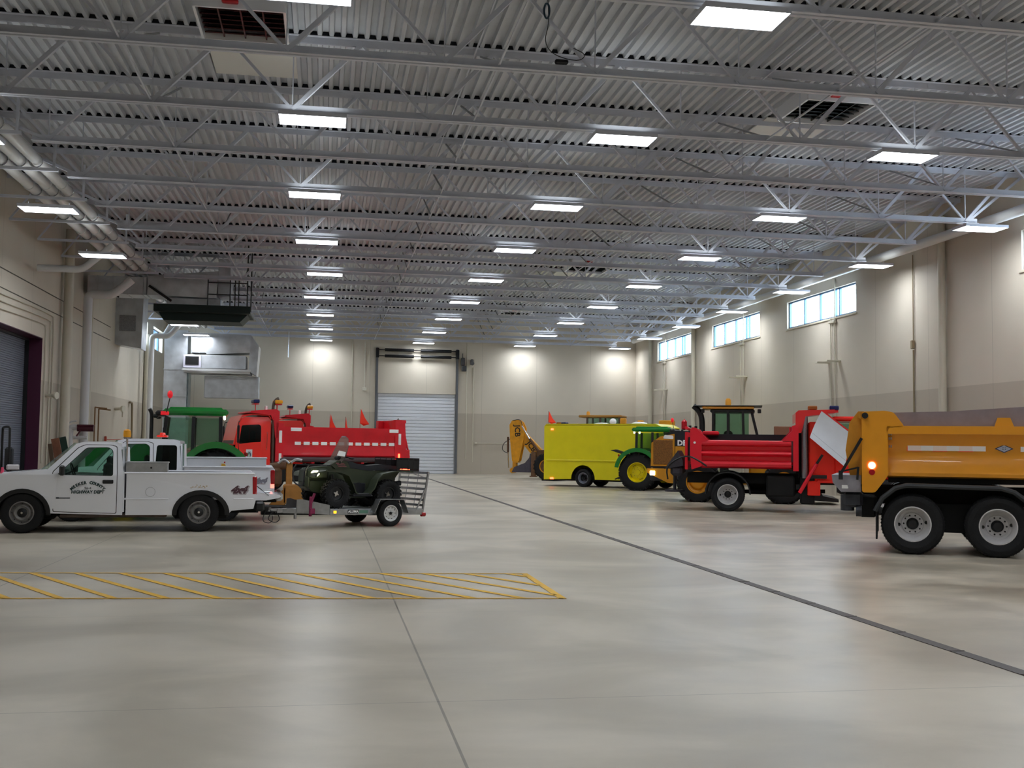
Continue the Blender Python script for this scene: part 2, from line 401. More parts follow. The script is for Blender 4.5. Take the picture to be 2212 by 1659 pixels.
for k in range(-6, 17):
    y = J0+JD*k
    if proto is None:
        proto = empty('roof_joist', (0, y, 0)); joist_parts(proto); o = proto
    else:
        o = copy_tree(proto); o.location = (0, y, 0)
    if k < 0: lab = 'white roof joist crossing the room in front of the first visible light'; grp = 'roof joists over the camera'
    elif k % 2 == 0: lab = 'white open-web roof joist directly above the %s row of ceiling lights' % ordn[k//2]; grp = 'roof joists'
    else: lab = 'white open-web roof joist with no lights, just behind the %s row of ceiling lights' % ordn[k//2]; grp = 'roof joists'
    tag(o, lab, 'roof joist', grp)
# bridging rods run the length of the roof
def brid(x, z): return lambda b: b.box((x, (YN+YF)/2, z), (.03, YF-YN-.2, .03))
for x, z, l in ((-3.6, JZ+.05, 'left of the leftmost full column of lights'), (2.9, JZ+.05, 'between first and second columns of lights'), (9.4, JZ+.05, 'between the second and third columns of lights'), (15.9, JZ+.05, 'between third and right-hand columns of lights'), (2.9, ZC-.14, 'high between first and second columns of lights'), (9.4, ZC-.14, 'high between the second and third columns of lights')):
    tag(one('bridging_angle', STEEL, brid(x, z)), 'thin steel bridging angle '+l, 'roof bracing', 'bridging angles')
# diagonal cross bridging
for x in (-3.6, 2.9, 9.4, 15.9):
    def xb(b):
        for k in range(-1, 16, 1):
            y = J0+JD*k
            b.bar((x+.12, y+.1, JZ+.12), (x+.12, y+JD-.1, ZC-.2), .035, .035)
    tag(one('cross_brace', M('brace_grey', '#8d9096', .5), xb), 'slanted braces between roof joists at '+{-3.6: 'the left side', 2.9: 'the centre-left', 9.4: 'the centre-right', 15.9: 'the right side'}[x], 'roof bracing', 'slanted braces')

# ceiling lights -----------------------------------------------------------
def lampmat(name, s, c):
    m = bpy.data.materials.new(name); m.use_nodes = True; nt = m.node_tree
    nt.nodes.remove(nt.nodes['Principled BSDF']); e = nt.nodes.new('ShaderNodeEmission'); e.inputs[0].default_value = c; e.inputs[1].default_value = s
    # luminaire distribution: strongest straight down, weaker towards the side
    g = nt.nodes.new('ShaderNodeNewGeometry'); d = nt.nodes.new('ShaderNodeVectorMath'); d.operation = 'DOT_PRODUCT'
    nt.links.new(g.outputs['Normal'], d.inputs[0]); nt.links.new(g.outputs['Incoming'], d.inputs[1])
    k = nt.nodes.new('ShaderNodeMath'); k.operation = 'MULTIPLY_ADD'; k.inputs[1].default_value = 1.1*s; k.inputs[2].default_value = .3*s
    nt.links.new(d.outputs['Value'], k.inputs[0]); nt.links.new(k.outputs[0], e.inputs[1])
    nt.links.new(e.outputs[0], nt.nodes['Material Output'].inputs[0]); return m
DIFF = lampmat('lit_diffuser', LAMP, (.9, .95, 1, 1)); UPL = lampmat('lit_upper_slot', UPLIT, (.95, 1, .97, 1))
def light_parts(e):
    def hs(b):
        b.box((0, 0, .07), (1.36, .74, .012))
        for s in (-1, 1): b.box((s*.675, 0, .035), (.014, .74, .085)); b.box((0, s*.365, .035), (1.36, .014, .085))
        b.box((0, 0, .1), (1.1, .14, .05), .01)
        for s in (-1, 1): b.cyl((s*.5, 0, .1), (s*.5, 0, .2), .008, n=6)
    one('housing', STEEL, hs, e)
    one('diffuser', DIFF, lambda b: b.box((0, 0, .004), (1.335, .715, .012)), e)
    one('upper_slot', UPL, lambda b: [b.box((0, s*.22, .082), (1.2, .09, .006)) for s in (-1, 1)], e)
lp = None
XC = {1: -.45, 2: 6.13, 3: 12.65, 4: 19.05}
jit = {(1, 4): .25, (1, 1): .03, (2, 8): -.1, (2, 7): -.08, (4, 2): -.1}
cname = {1: 'leftmost straight column', 2: 'second column', 3: 'third column', 4: 'column nearest the right wall'}
def place_light(x, y, z, lab, grp):
    global lp
    if lp is None: lp = empty('ceiling_light', (x, y, z)); light_parts(lp); o = lp
    else: o = copy_tree(lp); o.location = (x, y, z)
    tag(o, lab, 'ceiling light', grp); return o
for r in range(-3, 9):
    for c in (1, 2, 3, 4):
        y = J0+6.734*r
        if r < 0: lab = 'lit rectangular ceiling light over the near floor'
        else: lab = 'ceiling light in the %s, %s from the front' % (cname[c], ordn[r])
        if r == 0 and c == 1: y += .35
        place_light(XC[c]+jit.get((c, r), 0), y, 8.41, lab, 'ceiling lights' if r >= 0 else 'lights over the camera')
for i, (y, d) in enumerate(((22.6, 'cut by the left edge of the photo'), (29.3, 'over the leftmost pipes, with pipe clips above it'), (36.2, 'beside the left wall, above the grey door'), (49.7, 'x'), (56.5, 'above the far ducts'), (61.6, 'just over the far duct box'))):
    if i == 3: continue
    place_light(-7.2, y, 7.75, 'low light by the left wall, '+d, 'lights under the left pipes')
# ------------------------------------------------------------------ wheels
def wheel(parent, x, y, r, wd, rr, side=1, rim='steel', name='wheel'):
    """tyre of radius r centred on x,y; outer face towards side*y; rim as a sub-part"""
    z = r; rh = rr
    def ty(b):
        h = wd/2
        b.lathe([(rh, -h*.72), (rh+.02, -h*.86), ((rh+r)/2, -h), (r*.93, -h*.92), (r, -h*.7), (r, h*.7), (r*.93, h*.92), ((rh+r)/2, h), (rh+.02, h*.86), (rh, h*.72)], (0, 0, 0), (0, 1, 0), 40, True)
        if rim in ('ag', 'loader', 'atv'):
            n = 20 if rim != 'atv' else 22; t = .045*r/.75 if rim != 'atv' else .022
            for i in range(n):
                for s in (-1, 1):
                    a = 2*pi*(i+(.5 if s > 0 else 0))/n
                    p0 = Vector((cos(a)*(r+t*.2), s*.01, sin(a)*(r+t*.2))); a2 = a+.22; p1 = Vector((cos(a2)*(r-t*.4), s*h*.98, sin(a2)*(r-t*.4)))
                    b.bar(p0, p1, .05*r/.75, t*2, (cos(a), 0, sin(a)))
        else:
            n = 56
            for i in range(n):
                a = 2*pi*i/n
                for s in (-1, 1):
                    b.box((cos(a)*r, s*h*.45, sin(a)*r), (.02, h*.42, r*.014), 0, Matrix.Rotation(-a, 3, 'Y'))
    o = one(name, RUBBER, ty, parent); o.location = (x, y, z)
    s = side; h = wd/2*s
    RM = {'steel': M('dirty_steel_rim', '#8f8d8c', .45, .5, var=(9, .3)), 'white': M('white_wheel_paint', '#dcdadb', .35, var=(6, .08)), 'ag': M('tractor_wheel_yellow', '#e6d200', .35), 'loader': M('loader_wheel_yellow', '#d0901c', .4), 'atv': M('atv_rim_black', '#1a1c20', .4), 'trailer': M('trailer_wheel_white', '#dedede', .3), 'van': M('grey_wheel', '#9a9fae', .4)}[rim]
    DK = BLACK
    def rm(b):
        L = lambda pr, mi=0: b.mat(mi).lathe([(a*rh, q*h) for a, q in pr], (0, 0, 0), (0, 1, 0), 36, False, False)
        if rim in ('white', 'van'):
            # deep-dish steel disc wheel with dark hub and stud ring
            L([(1.0, .72), (1.03, .8), (.97, .82), (.93, .6), (.88, .1), (.78, -.15), (.62, -.22), (.6, -.05), (.36, -.05), (0, -.05)])
            L([(.34, -.06), (.34, .12), (.28, .2), (.22, .34), (0, .36)], 1)
            for i in range(10):
                a = 2*pi*i/10; c = Vector((cos(a)*rh*.49, h*-.05, sin(a)*rh*.49)); b.mat(1).cyl(c, c+Vector((0, s*.05, 0)), rh*.05, n=6)
            for i in range(2):
                a = pi*i+.1; c = Vector((cos(a)*rh*.76, h*-.13, sin(a)*rh*.76)); b.mat(1).cyl(c, c+Vector((0, s*.012, 0)), rh*.1, n=12)
        elif rim == 'steel':
            L([(1.0, .72), (1.05, .82), (.96, .84), (.9, .55), (.8, .35), (.68, .52), (.62, .56), (.5, .4), (.42, .36), (0, .36)])
            L([(.42, .37), (.4, .5), (.22, .62), (.14, .72), (0, .74)], 1)
            for i in range(8):
                a = 2*pi*i/8; c = Vector((cos(a)*rh*.85, h*.42, sin(a)*rh*.85)); b.mat(1).box(c, (rh*.1, .03, rh*.06), 0, Matrix.Rotation(-a, 3, 'Y'))
            b.mat(2).cyl((0, h*.73, 0), (0, h*.78, 0), rh*.1, n=10)
        elif rim == 'ag':
            L([(1.0, .72), (1.05, .8), (.96, .8), (.92, .2), (.86, .0), (.7, .05), (.62, .16), (.3, .16), (.28, .34), (0, .36)])
            for i in range(8):
                a = 2*pi*i/8; c = Vector((cos(a)*rh*.48, h*.16, sin(a)*rh*.48)); b.mat(1).cyl(c, c+Vector((0, s*.02, 0)), rh*.03, n=6)
            for i in range(4):
                for q in range(5):
                    a = pi/2*i+.3+q*.1; c = Vector((cos(a)*rh*.76, h*.05, sin(a)*rh*.76)); b.mat(1).box(c, (.02, .012, rh*.085), 0, Matrix.Rotation(-a, 3, 'Y'))
        elif rim == 'loader':
            L([(1.0, .72), (1.06, .8), (.96, .82), (.9, .3), (.7, .1), (.62, .3), (.5, .42), (0, .44)])
        elif rim == 'trailer':
            L([(1.0, .72), (1.06, .84), (.97, .86), (.9, .5), (.78, .4), (.6, .5), (.34, .52), (0, .52)])
            L([(.18, .53), (.18, .75), (.12, .85), (0, .86)], 1)
            for i in range(10):
                a = 2*pi*i/10; c = Vector((cos(a)*rh*.72, h*.44, sin(a)*rh*.72)); b.mat(1).cyl(c, c+Vector((0, s*.008, 0)), rh*.06, n=8)
            for i in range(5):
                a = 2*pi*i/5+.3; c = Vector((cos(a)*rh*.3, h*.5, sin(a)*rh*.3)); b.mat(2).cyl(c, c+Vector((0, s*.025, 0)), rh*.06, n=6)
        elif rim == 'atv':
            L([(1.0, .6), (1.05, .7), (.9, .7), (.85, .3), (.5, .15), (0, .15)])
            b.mat(2)
            for i in range(4):
                a = pi/2*i+.4; b.box((cos(a)*rh*.25, h*.3, sin(a)*rh*.25), (rh*.35, .03, rh*.22), .005, Matrix.Rotation(-a, 3, 'Y'))
            b.cyl((0, h*.2, 0), (0, h*.45, 0), rh*.25, n=12)
    one('rim', [RM, DK, CHROME], rm, o)
    return o

# ------------------------------------------------------------------ pickup trucks
def pickup(name, loc, hd, label, ext=False):
    e = empty(name, loc, radians(hd), label, 'pickup truck')
    HW = .965
    rl = 1.24 if ext else 1.17; rf = 1.87 if ext else 1.79; up = .06 if ext else 0
    cr = 1.0 if ext else 1.5                  # rear face of cab
    def hw(x, z): return HW-max(0, z-1.12)*.27-max(0, .55-z)*.12
    def sidefn(s): return lambda u, v, w: (u, s*(hw(u, v)+w), v)
    for s in (1, -1):
        bed = [(-1.03, .46+up), (-1.08, .66+up), (-1.06, rl)] + [(cr-.06, rl), (cr-.06, .34+up), (.56, .34+up)] + arc(0, .36+up, .54, 0, 180, 14, .46)[0:] + [(-.6, .42+up)]
        one('bed_side', WHITE, lambda b: (b.plate(bed, sidefn(s), -.05, 0), b.box(((cr-1.06)/2, s*(HW-.03), rl+.005), (cr+1.02, .09, .035), .012), b.box((-.83, s*(HW+.004), .66+up), (.4, .012, .018), .004), b.box(((cr+.6)/2, s*(HW+.004), .66+up), (cr-.66, .012, .018), .004)), e)
        A = []
        cab = [(cr, .34+up), (cr, 1.2), (cr+.07, rf-.1), (cr+.2, rf-.02), (2.32, rf-.02), (2.42, rf-.06), (2.92, 1.22), (4.0, 1.13), (4.14, 1.02), (4.2, .8), (4.18, .5), (3.88, .42)] + arc(3.34, .38+up, .5, 0, 180, 14, .46)
        wf = [(2.71, 1.14), (2.2, rf-.13), (1.8, rf-.12), (1.72, rf-.18), (1.70, 1.12)]
        holes = [rounded(wf[::-1], .05, 3)]
        if ext:
            wr = [(1.58, 1.12), (1.56, rf-.14), (1.12, rf-.14), (1.1, 1.14)]; holes.append(rounded(wr[::-1], .06, 3))
        co = one('cab_side', WHITE, lambda b: b.plate(cab, sidefn(s), -.05, 0, holes), e)
        dr = [(1.62, .38+up), (1.62, 1.15), (1.65, rf-.1), (1.76, rf-.07), (2.23, rf-.07), (2.36, rf-.13), (2.8, 1.18), (2.77, .42+up)]
        d = one('door', WHITE, lambda b: b.plate(rounded(dr, .03, 2), sidefn(s), .002, .012, [rounded([(2.73, 1.13), (2.21, rf-.12), (1.79, rf-.11), (1.71, rf-.17), (1.69, 1.11)][::-1], .05, 3)]), e)
        one('door_seam', BLACK, lambda b: b.plate(rounded([(p[0]+(.012 if p[0] > 2.2 else -.012), p[1]+(.01 if p[1] > 1 else -.012)) for p in dr], .03, 2), sidefn(s), .0, .004, [rounded(wf[::-1], .05, 3)]), d)
        one('door_glass', GLASSG, lambda b: b.plate(wf, sidefn(s), -.03, -.025), d)
        one('door_handle', BLACK, lambda b: b.box((1.78, s*(HW+.02), 1.0), (.2, .03, .075), .012), d)
        if ext: one('rear_quarter_glass', GLASSD, lambda b: b.plate(wr, sidefn(s), -.03, -.025), e)
        one('fender_flare', BLACK, lambda b: b.plate(arc(0, .36+up, .56, -4, 184, 16, .48)+arc(0, .36+up, .47, 184, -4, 16, .39), sidefn(s), -.05, .015), e)
        one('fender_flare', BLACK, lambda b: b.plate(arc(3.34, .38+up, .52, -4, 184, 16, .48)+arc(3.34, .38+up, .44, 184, -4, 16, .4), sidefn(s), -.05, .015), e)
        one('rocker_panel', M('road_dirt', '#4c4038', .8, var=(6, .3)), lambda b: b.box((1.66, s*.84, .33+up), (2.0, .14, .08), .02), e)
        tl = one('tail_light', REDL, lambda b: b.box((-1.04, s*(HW-.05), .93+up), (.1, .1, .38), .02), e)
        if ext: one('reversing_lens', M('pink_lens', '#ff8070', .2, emit=.8), lambda b: b.box((-1.04, s*(HW-.045), .81), (.09, .1, .1), .01), tl)
        if not ext: one('mirror', BLACK, lambda b: (b.box((2.62, s*(HW+.1), 1.22), (.1, .18, .2), .03), b.bar((2.66, s*HW*.95, 1.16), (2.64, s*(HW+.06), 1.18), .04, .04)), e)
    for s in (1, -1):
        for x in (.04, 3.34): wheel(e, x, s*.83, .39, .26, .215, s, 'steel')
    # skin between the sides
    def sk(b):
        b.ribbon([(2.92, 1.24), (3.6, 1.17), (3.98, 1.11), (4.13, 1.03), (4.2, .85), (4.19, .55+up)], lambda x, z: hw(x, z)-.01, .03)
        b.ribbon([(cr+.04, rf-.15), (cr+.06, rf-.04), (cr+.2, rf-.005), (1.8, rf+.005), (2.24, rf-.0), (2.42, rf-.05)], lambda x, z: hw(x, z)-.0, .075)
        b.ribbon([(cr+.01, 1.22), (cr, .4+up)], lambda x, z: hw(x, z)-.02, .03)
        for s in (-1, 1): b.bar((cr+.03, s*.68, 1.2), (cr+.05, s*.6, rf-.12), .04, .2)
    one('hood_and_roof', WHITE, sk, e)
    one('windshield', GLASSG, lambda b: b.add([(xx+bl*(1-(j/6)**2), (hw(0, zz)-.05)*j/6, zz) for xx, zz, bl in ((2.9, 1.2, .26), (2.4, rf-.03, .12)) for j in range(-6, 7)], [(j, j+1, j+14, j+13) for j in range(12)]), e)
    one('back_window', GLASSG, lambda b: b.box((cr+.04, 0, (rf+1.1)/2), (.008, 1.2, rf-1.3)), e)
    def inn(b):
        b.box((2.0, 0, .82), (.5, 1.5, .18), .05); b.box((1.82, 0, 1.12), (.16, 1.5, .5), .05)
        for s in (-.4, .4): b.box((1.8, s, 1.4), (.12, .3, .2), .05)
        b.box((2.78, 0, 1.1), (.2, 1.6, .2), .05)
        b.box((1.66, 0, .6), (2.6, 1.7, .3))
    one('seat', SEATM, inn, e)
    one('steering_wheel', BLACK, lambda b: (b.tube([Vector((2.5, .38, 1.2))+Vector((.05*sin(2*pi*i/16), .17*cos(2*pi*i/16), .16*sin(2*pi*i/16))) for i in range(16)], .014, 6, True), b.cyl((2.5, .38, 1.2), (2.75, .38, 1.08), .02)), e)
    def bedb(b):
        b.box(((cr-1.04)/2, 0, .66+up), (cr+1.04, 1.8, .04)); b.box((cr-.08, 0, .95), (.04, 1.8, .5))
    one('bed_floor', WHITE, bedb, e)
    def ch(b):
        for s in (-.42, .42): b.box((1.45, s, .42+up), (5.2, .08, .14))
        b.box((1.5, 0, .4+up), (1.6, .5, .2), .05)
        for x in (0, 3.3):
            b.cyl((x, -.8, .39), (x, .8, .39), .05); b.box((x, 0, .7), (1.0, 1.4, .3), .05); b.cyl((x, .1, .39), (x, .4, .39), .14)
            for s in (-1, 1): b.box((x, s*.56, .5+up), (1.1, .3, .5), .05)
    one('chassis', CHASSIS, ch, e)
    one('front_bumper', CHROME, lambda b: b.box((4.24, 0, .55+up), (.14, 1.85, .22), .05), e)
    one('grille', BLACK, lambda b: [b.box((4.2, 0, .8+up+.06*k), (.03, 1.3, .02)) for k in range(4)]+[b.box((4.19, s*.78, .85+up), (.04, .24, .16), .02) for s in (-1, 1)], e)
    return e
t1 = pickup('pickup_truck', (-2.56, 23.66, 0), 185.8, 'white regular-cab pickup with Meeker County Highway Dept lettering, towing the quad trailer')
DECAL = M('decal_dark_green', '#1d3a3c', .4)
LX = Vector((-1, 0, 0)); LZ = Vector((0, 0, 1))
def arctext(parent, s, cx, cz, R, a0, a1, size, y):
    b = MB(); n = len(s)
    for i, ch in enumerate(s):
        if ch == ' ': continue
        a = radians(a0+(a1-a0)*i/(n-1)); d = Vector((-sin(a), 0, 0))*1
        xd = Vector((-cos(a), 0, -sin(a))); yd = Vector((-sin(a), 0, cos(a)))
        t = text(None, ch, size, DECAL, None, Vector((cx, y, cz))+yd*R, xd, yd, .002, 0, .004)
        b.add(t.v, t.f)
    return b.build('door_lettering', DECAL, parent)
drs = [o for o in kids(t1) if o.name.startswith('door') and not o.name.startswith('door_')]
D1 = drs[0]
arctext(D1, 'MEEKER COUNTY', 2.15, .56, .42, -44, 44, .075, .98)
text('door_lettering', 'HIGHWAY DEPT', .082, DECAL, D1, (2.15, .98, .795), LX, LZ, .002, .1, .003)
text('door_number', '96-4', .07, M('decal_grey', '#4b5058', .4), D1, (2.15, .98, .87), LX, LZ, .002)
def em(b): b.box((2.58, .979, .68), (.22, .006, .02)); b.box((2.7, .979, .682), (.05, .006, .03))
one('maker_badge', M('badge', '#4a5058', .4, .5), em, t1)
def four(parent, x, y, z, size, c1):
    text('four_by_four_decal', '4x4', size, c1, parent, (x, y, z), LX, LZ, .002, .45, .012)
four(t1, -.72, .967, .84, .2, M('decal_maroon', '#5c3f48', .4))
text('four_by_four_stripe', '4x4', .2, M('decal_silver', '#b9b3ba', .4), t1, (-.735, .9665, .825), LX, LZ, .001, .45, .02)
one('fuel_door', M('seam_grey', '#8b8e96', .5), lambda b: b.tube([(.98+.092*cos(2*pi*i/28), .966, .8+.092*sin(2*pi*i/28)) for i in range(28)], .0035, 5, True), t1)
one('rust_patch', M('rust', '#b79a70', .8, var=(20, .2)), lambda b: [b.box((.05+random.uniform(-.16, .16), .967, .9+random.uniform(-.02, .04)), (random.uniform(.01, .04), .003, random.uniform(.005, .02))) for _ in range(16)], t1)
# tailgate lowered
tg = one('tailgate', WHITE, lambda b: b.prism([(-1.06, .62), (-1.06, .76), (-1.14, .78), (-1.56, .73), (-1.6, .70), (-1.54, .67), (-1.29, .62)], -.78, .78), t1)
one('tailgate_latch', ALU, lambda b: b.box((-1.34, -.0, .77), (.14, .3, .03), .01), tg)
one('tailgate_cable', BLACK, lambda b: [b.tube([(-1.04, s*.84, .95), (-1.34, s*.8, .72)], .006, 5) for s in (-1, 1)], tg)
one('rear_bumper', BLACK, lambda b: (b.box((-1.16, 0, .5), (.2, 1.8, .2), .04), b.box((-1.26, 0, .4), (.3, .12, .08), .01)), t1)
def tbx(b):
    b.box((1.06, .72, 1.28), (.8, .42, .2), .012); b.box((1.06, .72, 1.385), (.83, .45, .03), .008)
tb = one('bed_toolbox', ALU, tbx, t1); one('lock', BLACK, lambda b: b.cyl((.98, .93, 1.28), (.98, .945, 1.28), .02), tb)
def wp(b): b.cyl((1.47, .72, 1.15), (1.47, .72, 1.86), .022); b.box((1.47, .72, 1.87), (.16, .16, .03), .01)
po = one('beacon_post', CHROME, wp, t1)
one('amber_beacon', AMB, lambda b: b.lathe([(.07, 0), (.075, .05), (.068, .13), (.045, .155), (0, .165)], (1.47, .72, 1.885), (0, 0, 1), 20), po)

t2 = pickup('pickup_truck', (-2.31, 26.75, 0), 183.5, 'white extended-cab pickup with long bed toolbox, behind the lettered pickup', True)
def tb2(b):
    b.box((-.0, .66, 1.345), (1.78, .45, .2), .012); b.box((-.0, .66, 1.455), (1.82, .48, .03), .008); b.box((.84, .66, 1.3), (.1, .4, .12), .01)
tb = one('bed_toolbox', M('toolbox_white', '#d3d6dc', .4, .2), tb2, t2); one('lock', REDL, lambda b: b.cyl((.05, .88, 1.35), (.05, .895, 1.35), .018), tb)
one('yellow_block', M('yellow_plastic', '#c99a2c', .6), lambda b: b.prism([(-.02, 1.2), (.12, 1.2), (.12, 1.32), (.05, 1.32)], .88, .93), t2)
one('four_by_four_decal', M('d0', '#9a9aa6', .4), lambda b: None, t2) if False else four(t2, -.76, .967, .93, .17, M('decal_grey_light', '#8c8a97', .4))
rb = one('roof_beacon', GLOW_RED if False else M('red_beacon', '#d22a1e', .25, coat=.5, emit=.15), lambda b: (b.box((1.5, .1, 1.94), (.24, .5, .05), .02), [b.cyl((1.5, .1+.11*k, 1.95), (1.5, .1+.11*k, 2.02), .05, .04, 10) for k in (-2, -1, 0, 1, 2)]), t2)
one('tailgate', WHITE, lambda b: b.box((-1.06, 0, .93), (.06, 1.72, .56), .02), t2)
one('rear_bumper', CHROME, lambda b: b.box((-1.2, 0, .56), (.18, 1.9, .2), .05), t2)

# ------------------------------------------------------------------ utility trailer and quad
TR = empty('utility_trailer', (1.06, 24.93, 0), radians(207), 'aluminium utility trailer with raised mesh ramp, carrying the green quad bike', 'trailer')
TR.rotation_euler = (0, radians(-1.2), radians(207))
def fr(b):
    for s in (-1, 1): b.box((.22, s*.62, .31), (2.35, .05, .13), .008)
    for x in (-.92, -.4, .2, .8, 1.36): b.box((x, 0, .31), (.05, 1.24, .12), .006)
    for s in (-1, 1): b.bar((1.35, s*.55, .31), (2.2, s*.03, .31), .06, .1)
    b.box((2.1, 0, .31), (.5, .09, .1), .01)
one('frame', ALU, fr, TR)
one('deck', M('deck_boards', '#8a8d8c', .6, .3, var=(12, .2)), lambda b: b.box((.22, 0, .37), (2.3, 1.2, .02)), TR)
one('axle', CHASSIS, lambda b: (b.cyl((0, -.7, .28), (0, .7, .28), .03), [b.box((0, s*.45, .24), (.7, .05, .03)) for s in (-1, 1)]), TR)
for s in (1, -1):
    wheel(TR, 0, s*.77, .29, .17, .17, s, 'trailer')
    def fd(b):
        p = [(-.44, .3), (-.3, .6), (.3, .6), (.44, .3)]
        vs = []; b.ribbon([(x, z) for x, z in p], .11, .012)
    f = one('fender', ALU, fd, TR); f.location = (0, s*.77, 0)
    one('stone_guard', ALU, lambda b: b.plate([(1.4, .25), (2.0, .3), (2.0, .56), (1.9, .57), (1.4, .46)], lambda u, v, w: (u, s*(.62-(u-1.4)*.62)+w, v), -.01, .01), TR)
    one('marker_light', M('amber_marker', '#f5a020', .3, emit=1.0), lambda b: b.box((1.28, s*.65, .31), (.07, .02, .06), .008), TR)
tl = one('tail_light', REDL, lambda b: [b.cyl((-1.02, s*.62, .25), (-.92, s*.62, .25), .05) for s in (1,)], TR)
one('tail_light', REDL, lambda b: b.cyl((-1.02, -.62, .25), (-.92, -.62, .25), .05), TR)
LB = M('label_black', '#101418', .4)
lb = one('name_plate', [LB, M('label_green', '#6d9a86', .5)], lambda b: (b.mat(0).box((.84, .648, .32), (.26, .006, .085)), b.mat(1).box((.58, .648, .315), (.22, .006, .07))), TR)
text('plate_lettering', 'ALUMA', .075, REFL, lb, (.84, .652, .32), LX, LZ, .001, 0, .003)
def cp(b): b.box((2.4, 0, .33), (.3, .07, .07), .02); b.cyl((2.52, 0, .3), (2.52, 0, .38), .05); b.cyl((1.95, .1, .14), (1.95, .1, .3), .03)
one('coupler', ALU, cp, TR)
def jk(b):
    b.box((1.75, .42, .42), (.06, .05, .42), .01); b.bar((1.75, .44, .5), (1.68, .44, .7), .04, .04); b.box((1.72, .44, .32), (.12, .06, .12), .01)
one('jack', M('purple_red_jack', '#8b2450', .4), jk, TR)
one('wiring_loop', BLACK, lambda b: (b.tube(smooth_path([(2.6, .05, .33), (2.72, .1, .1), (2.55, .12, .04), (2.45, .1, .12), (2.5, .05, .33)]), .008, 6), b.tube(smooth_path([(2.45, .08, .3), (2.62, .12, .14), (2.42, .14, .05), (2.3, .14, .14), (2.4, .1, .3)]), .01, 6)), TR)
def ga(b):
    Z0, Z1, HWd = .3, 1.22, .62
    tx = lambda z: -.95-(z-Z0)*.14
    for s in (-1, 1): b.bar((tx(Z0), s*HWd, Z0), (tx(Z1), s*HWd, Z1), .04, .04)
    for i in range(8):
        z = Z0+.03+(Z1-Z0-.06)*i/7; b.box((tx(z), 0, z), (.018, 2*HWd, .055))
    for s in (-.21, .21): b.bar((tx(Z0), s, Z0), (tx(Z1), s, Z1), .012, .012)
gt = one('ramp_gate', ALU, ga, TR)
one('gate_brace', ALU, lambda b: b.bar((-.75, .64, .3), (-1.03, .64, .9), .03, .03), TR); one('gate_brace', ALU, lambda b: b.bar((-.75, -.64, .3), (-1.03, -.64, .9), .03, .03), TR)

Q = empty('quad_bike', (1.27, 25.04, .385), radians(207), 'dark green quad bike with tall clear windscreen, on the aluminium trailer', 'quad bike')
Q.rotation_euler = (0, radians(-1.2), radians(207))
GP = M('quad_green', '#37402f', .4, coat=.3, var=(4, .15)); QB = M('quad_black', '#1b1d22', .55)
for s in (1, -1):
    wheel(Q, 1.42, s*.46, .31, .22, .16, s, 'atv'); wheel(Q, .12, s*.43, .31, .26, .16, s, 'atv')
    def ff(b):
        p = [(1.95, .66), (1.9, .74), (1.7, .79), (1.35, .77), (1.16, .7), (1.05, .5), (.98, .34), (.92, .3)]
        b.ribbon([(x, z) for x, z in p], .15, .025)
    f = one('front_fender', GP, ff, Q); f.location = (0, s*.42, 0)
    def rf_(b):
        b.ribbon([(.62, .3), (.5, .42), (.42, .62), (.3, .74), (.0, .8), (-.4, .82), (-.48, .8)], .15, .025)
    f = one('rear_fender', GP, rf_, Q); f.location = (0, s*.42, 0)
    one('footboard', QB, lambda b: (b.box((.78, s*.42, .27), (.5, .26, .04), .015), b.box((.78, s*.52, .3), (.45, .05, .06), .02)), Q)
    one('suspension_arm', QB, lambda b: (b.bar((1.42, s*.1, .34), (1.42, s*.38, .3), .05, .04), b.cyl((1.4, s*.25, .36), (1.38, s*.2, .72), .035)), Q)
def bd(b):
    b.prism([(.1, .35), (-.2, .6), (-.35, .8), (.3, .82), (.75, .85), (1.0, 1.0), (1.22, 1.03), (1.5, .9), (1.9, .86), (2.0, .8), (2.02, .55), (1.85, .35), (1.2, .22), (.6, .2)], -.16, .16)
    b.box((1.72, 0, .72), (.5, .5, .26), .06); b.box((1.95, 0, .55), (.12, .42, .3), .05)
one('body', GP, bd, Q)
def tp(b): b.prism([(.95, .88), (1.02, 1.02), (1.26, 1.03), (1.42, .93), (1.3, .84)], -.2, .2)
one('tank_cover', GP, tp, Q)
one('tank_stripe', M('stripe_pink', '#b0606a', .4), lambda b: [b.box((1.2-.03*k, .205, .97-.035*k), (.2, .006, .012)) for k in range(3)], Q)
def st(b): b.prism(rounded([(-.35, .84), (-.3, .93), (.1, .97), (.5, .93), (.8, .98), (.98, 1.03), (.98, .88), (.5, .82)], .05, 3), -.17, .17)
one('seat', SEATM, st, Q)
def eng(b): b.box((.75, 0, .42), (.55, .34, .34), .06); b.cyl((.72, -.2, .42), (.72, .22, .42), .13, n=18); b.cyl((.0, .1, .5), (-.4, .14, .55), .06)
one('engine', M('engine_grey', '#2b2d33', .45, .5), eng, Q)
def hb(b): b.tube(smooth_path([(1.02, -.42, 1.08), (1.08, -.25, 1.12), (1.14, 0, 1.04), (1.08, .25, 1.12), (1.02, .42, 1.08)]), .015, 8); [b.cyl((1.02, s*.3, 1.09), (1.0, s*.44, 1.08), .022) for s in (-1, 1)]; b.box((1.14, 0, 1.08), (.12, .2, .1), .03)
one('handlebar', QB, hb, Q)
ws = one('windscreen', glassmat('smoky_acrylic', '#cfc2c4', .3), lambda b: b.plate([(-.28, .95), (-.36, 1.1), (-.3, 1.35), (-.2, 1.52), (-.08, 1.58), (.08, 1.58), (.2, 1.52), (.3, 1.35), (.36, 1.1), (.28, .95)], lambda u, v, w: (1.34-(v-.95)*.45-abs(u)*.35+w, u, v), -.003, .003), Q)
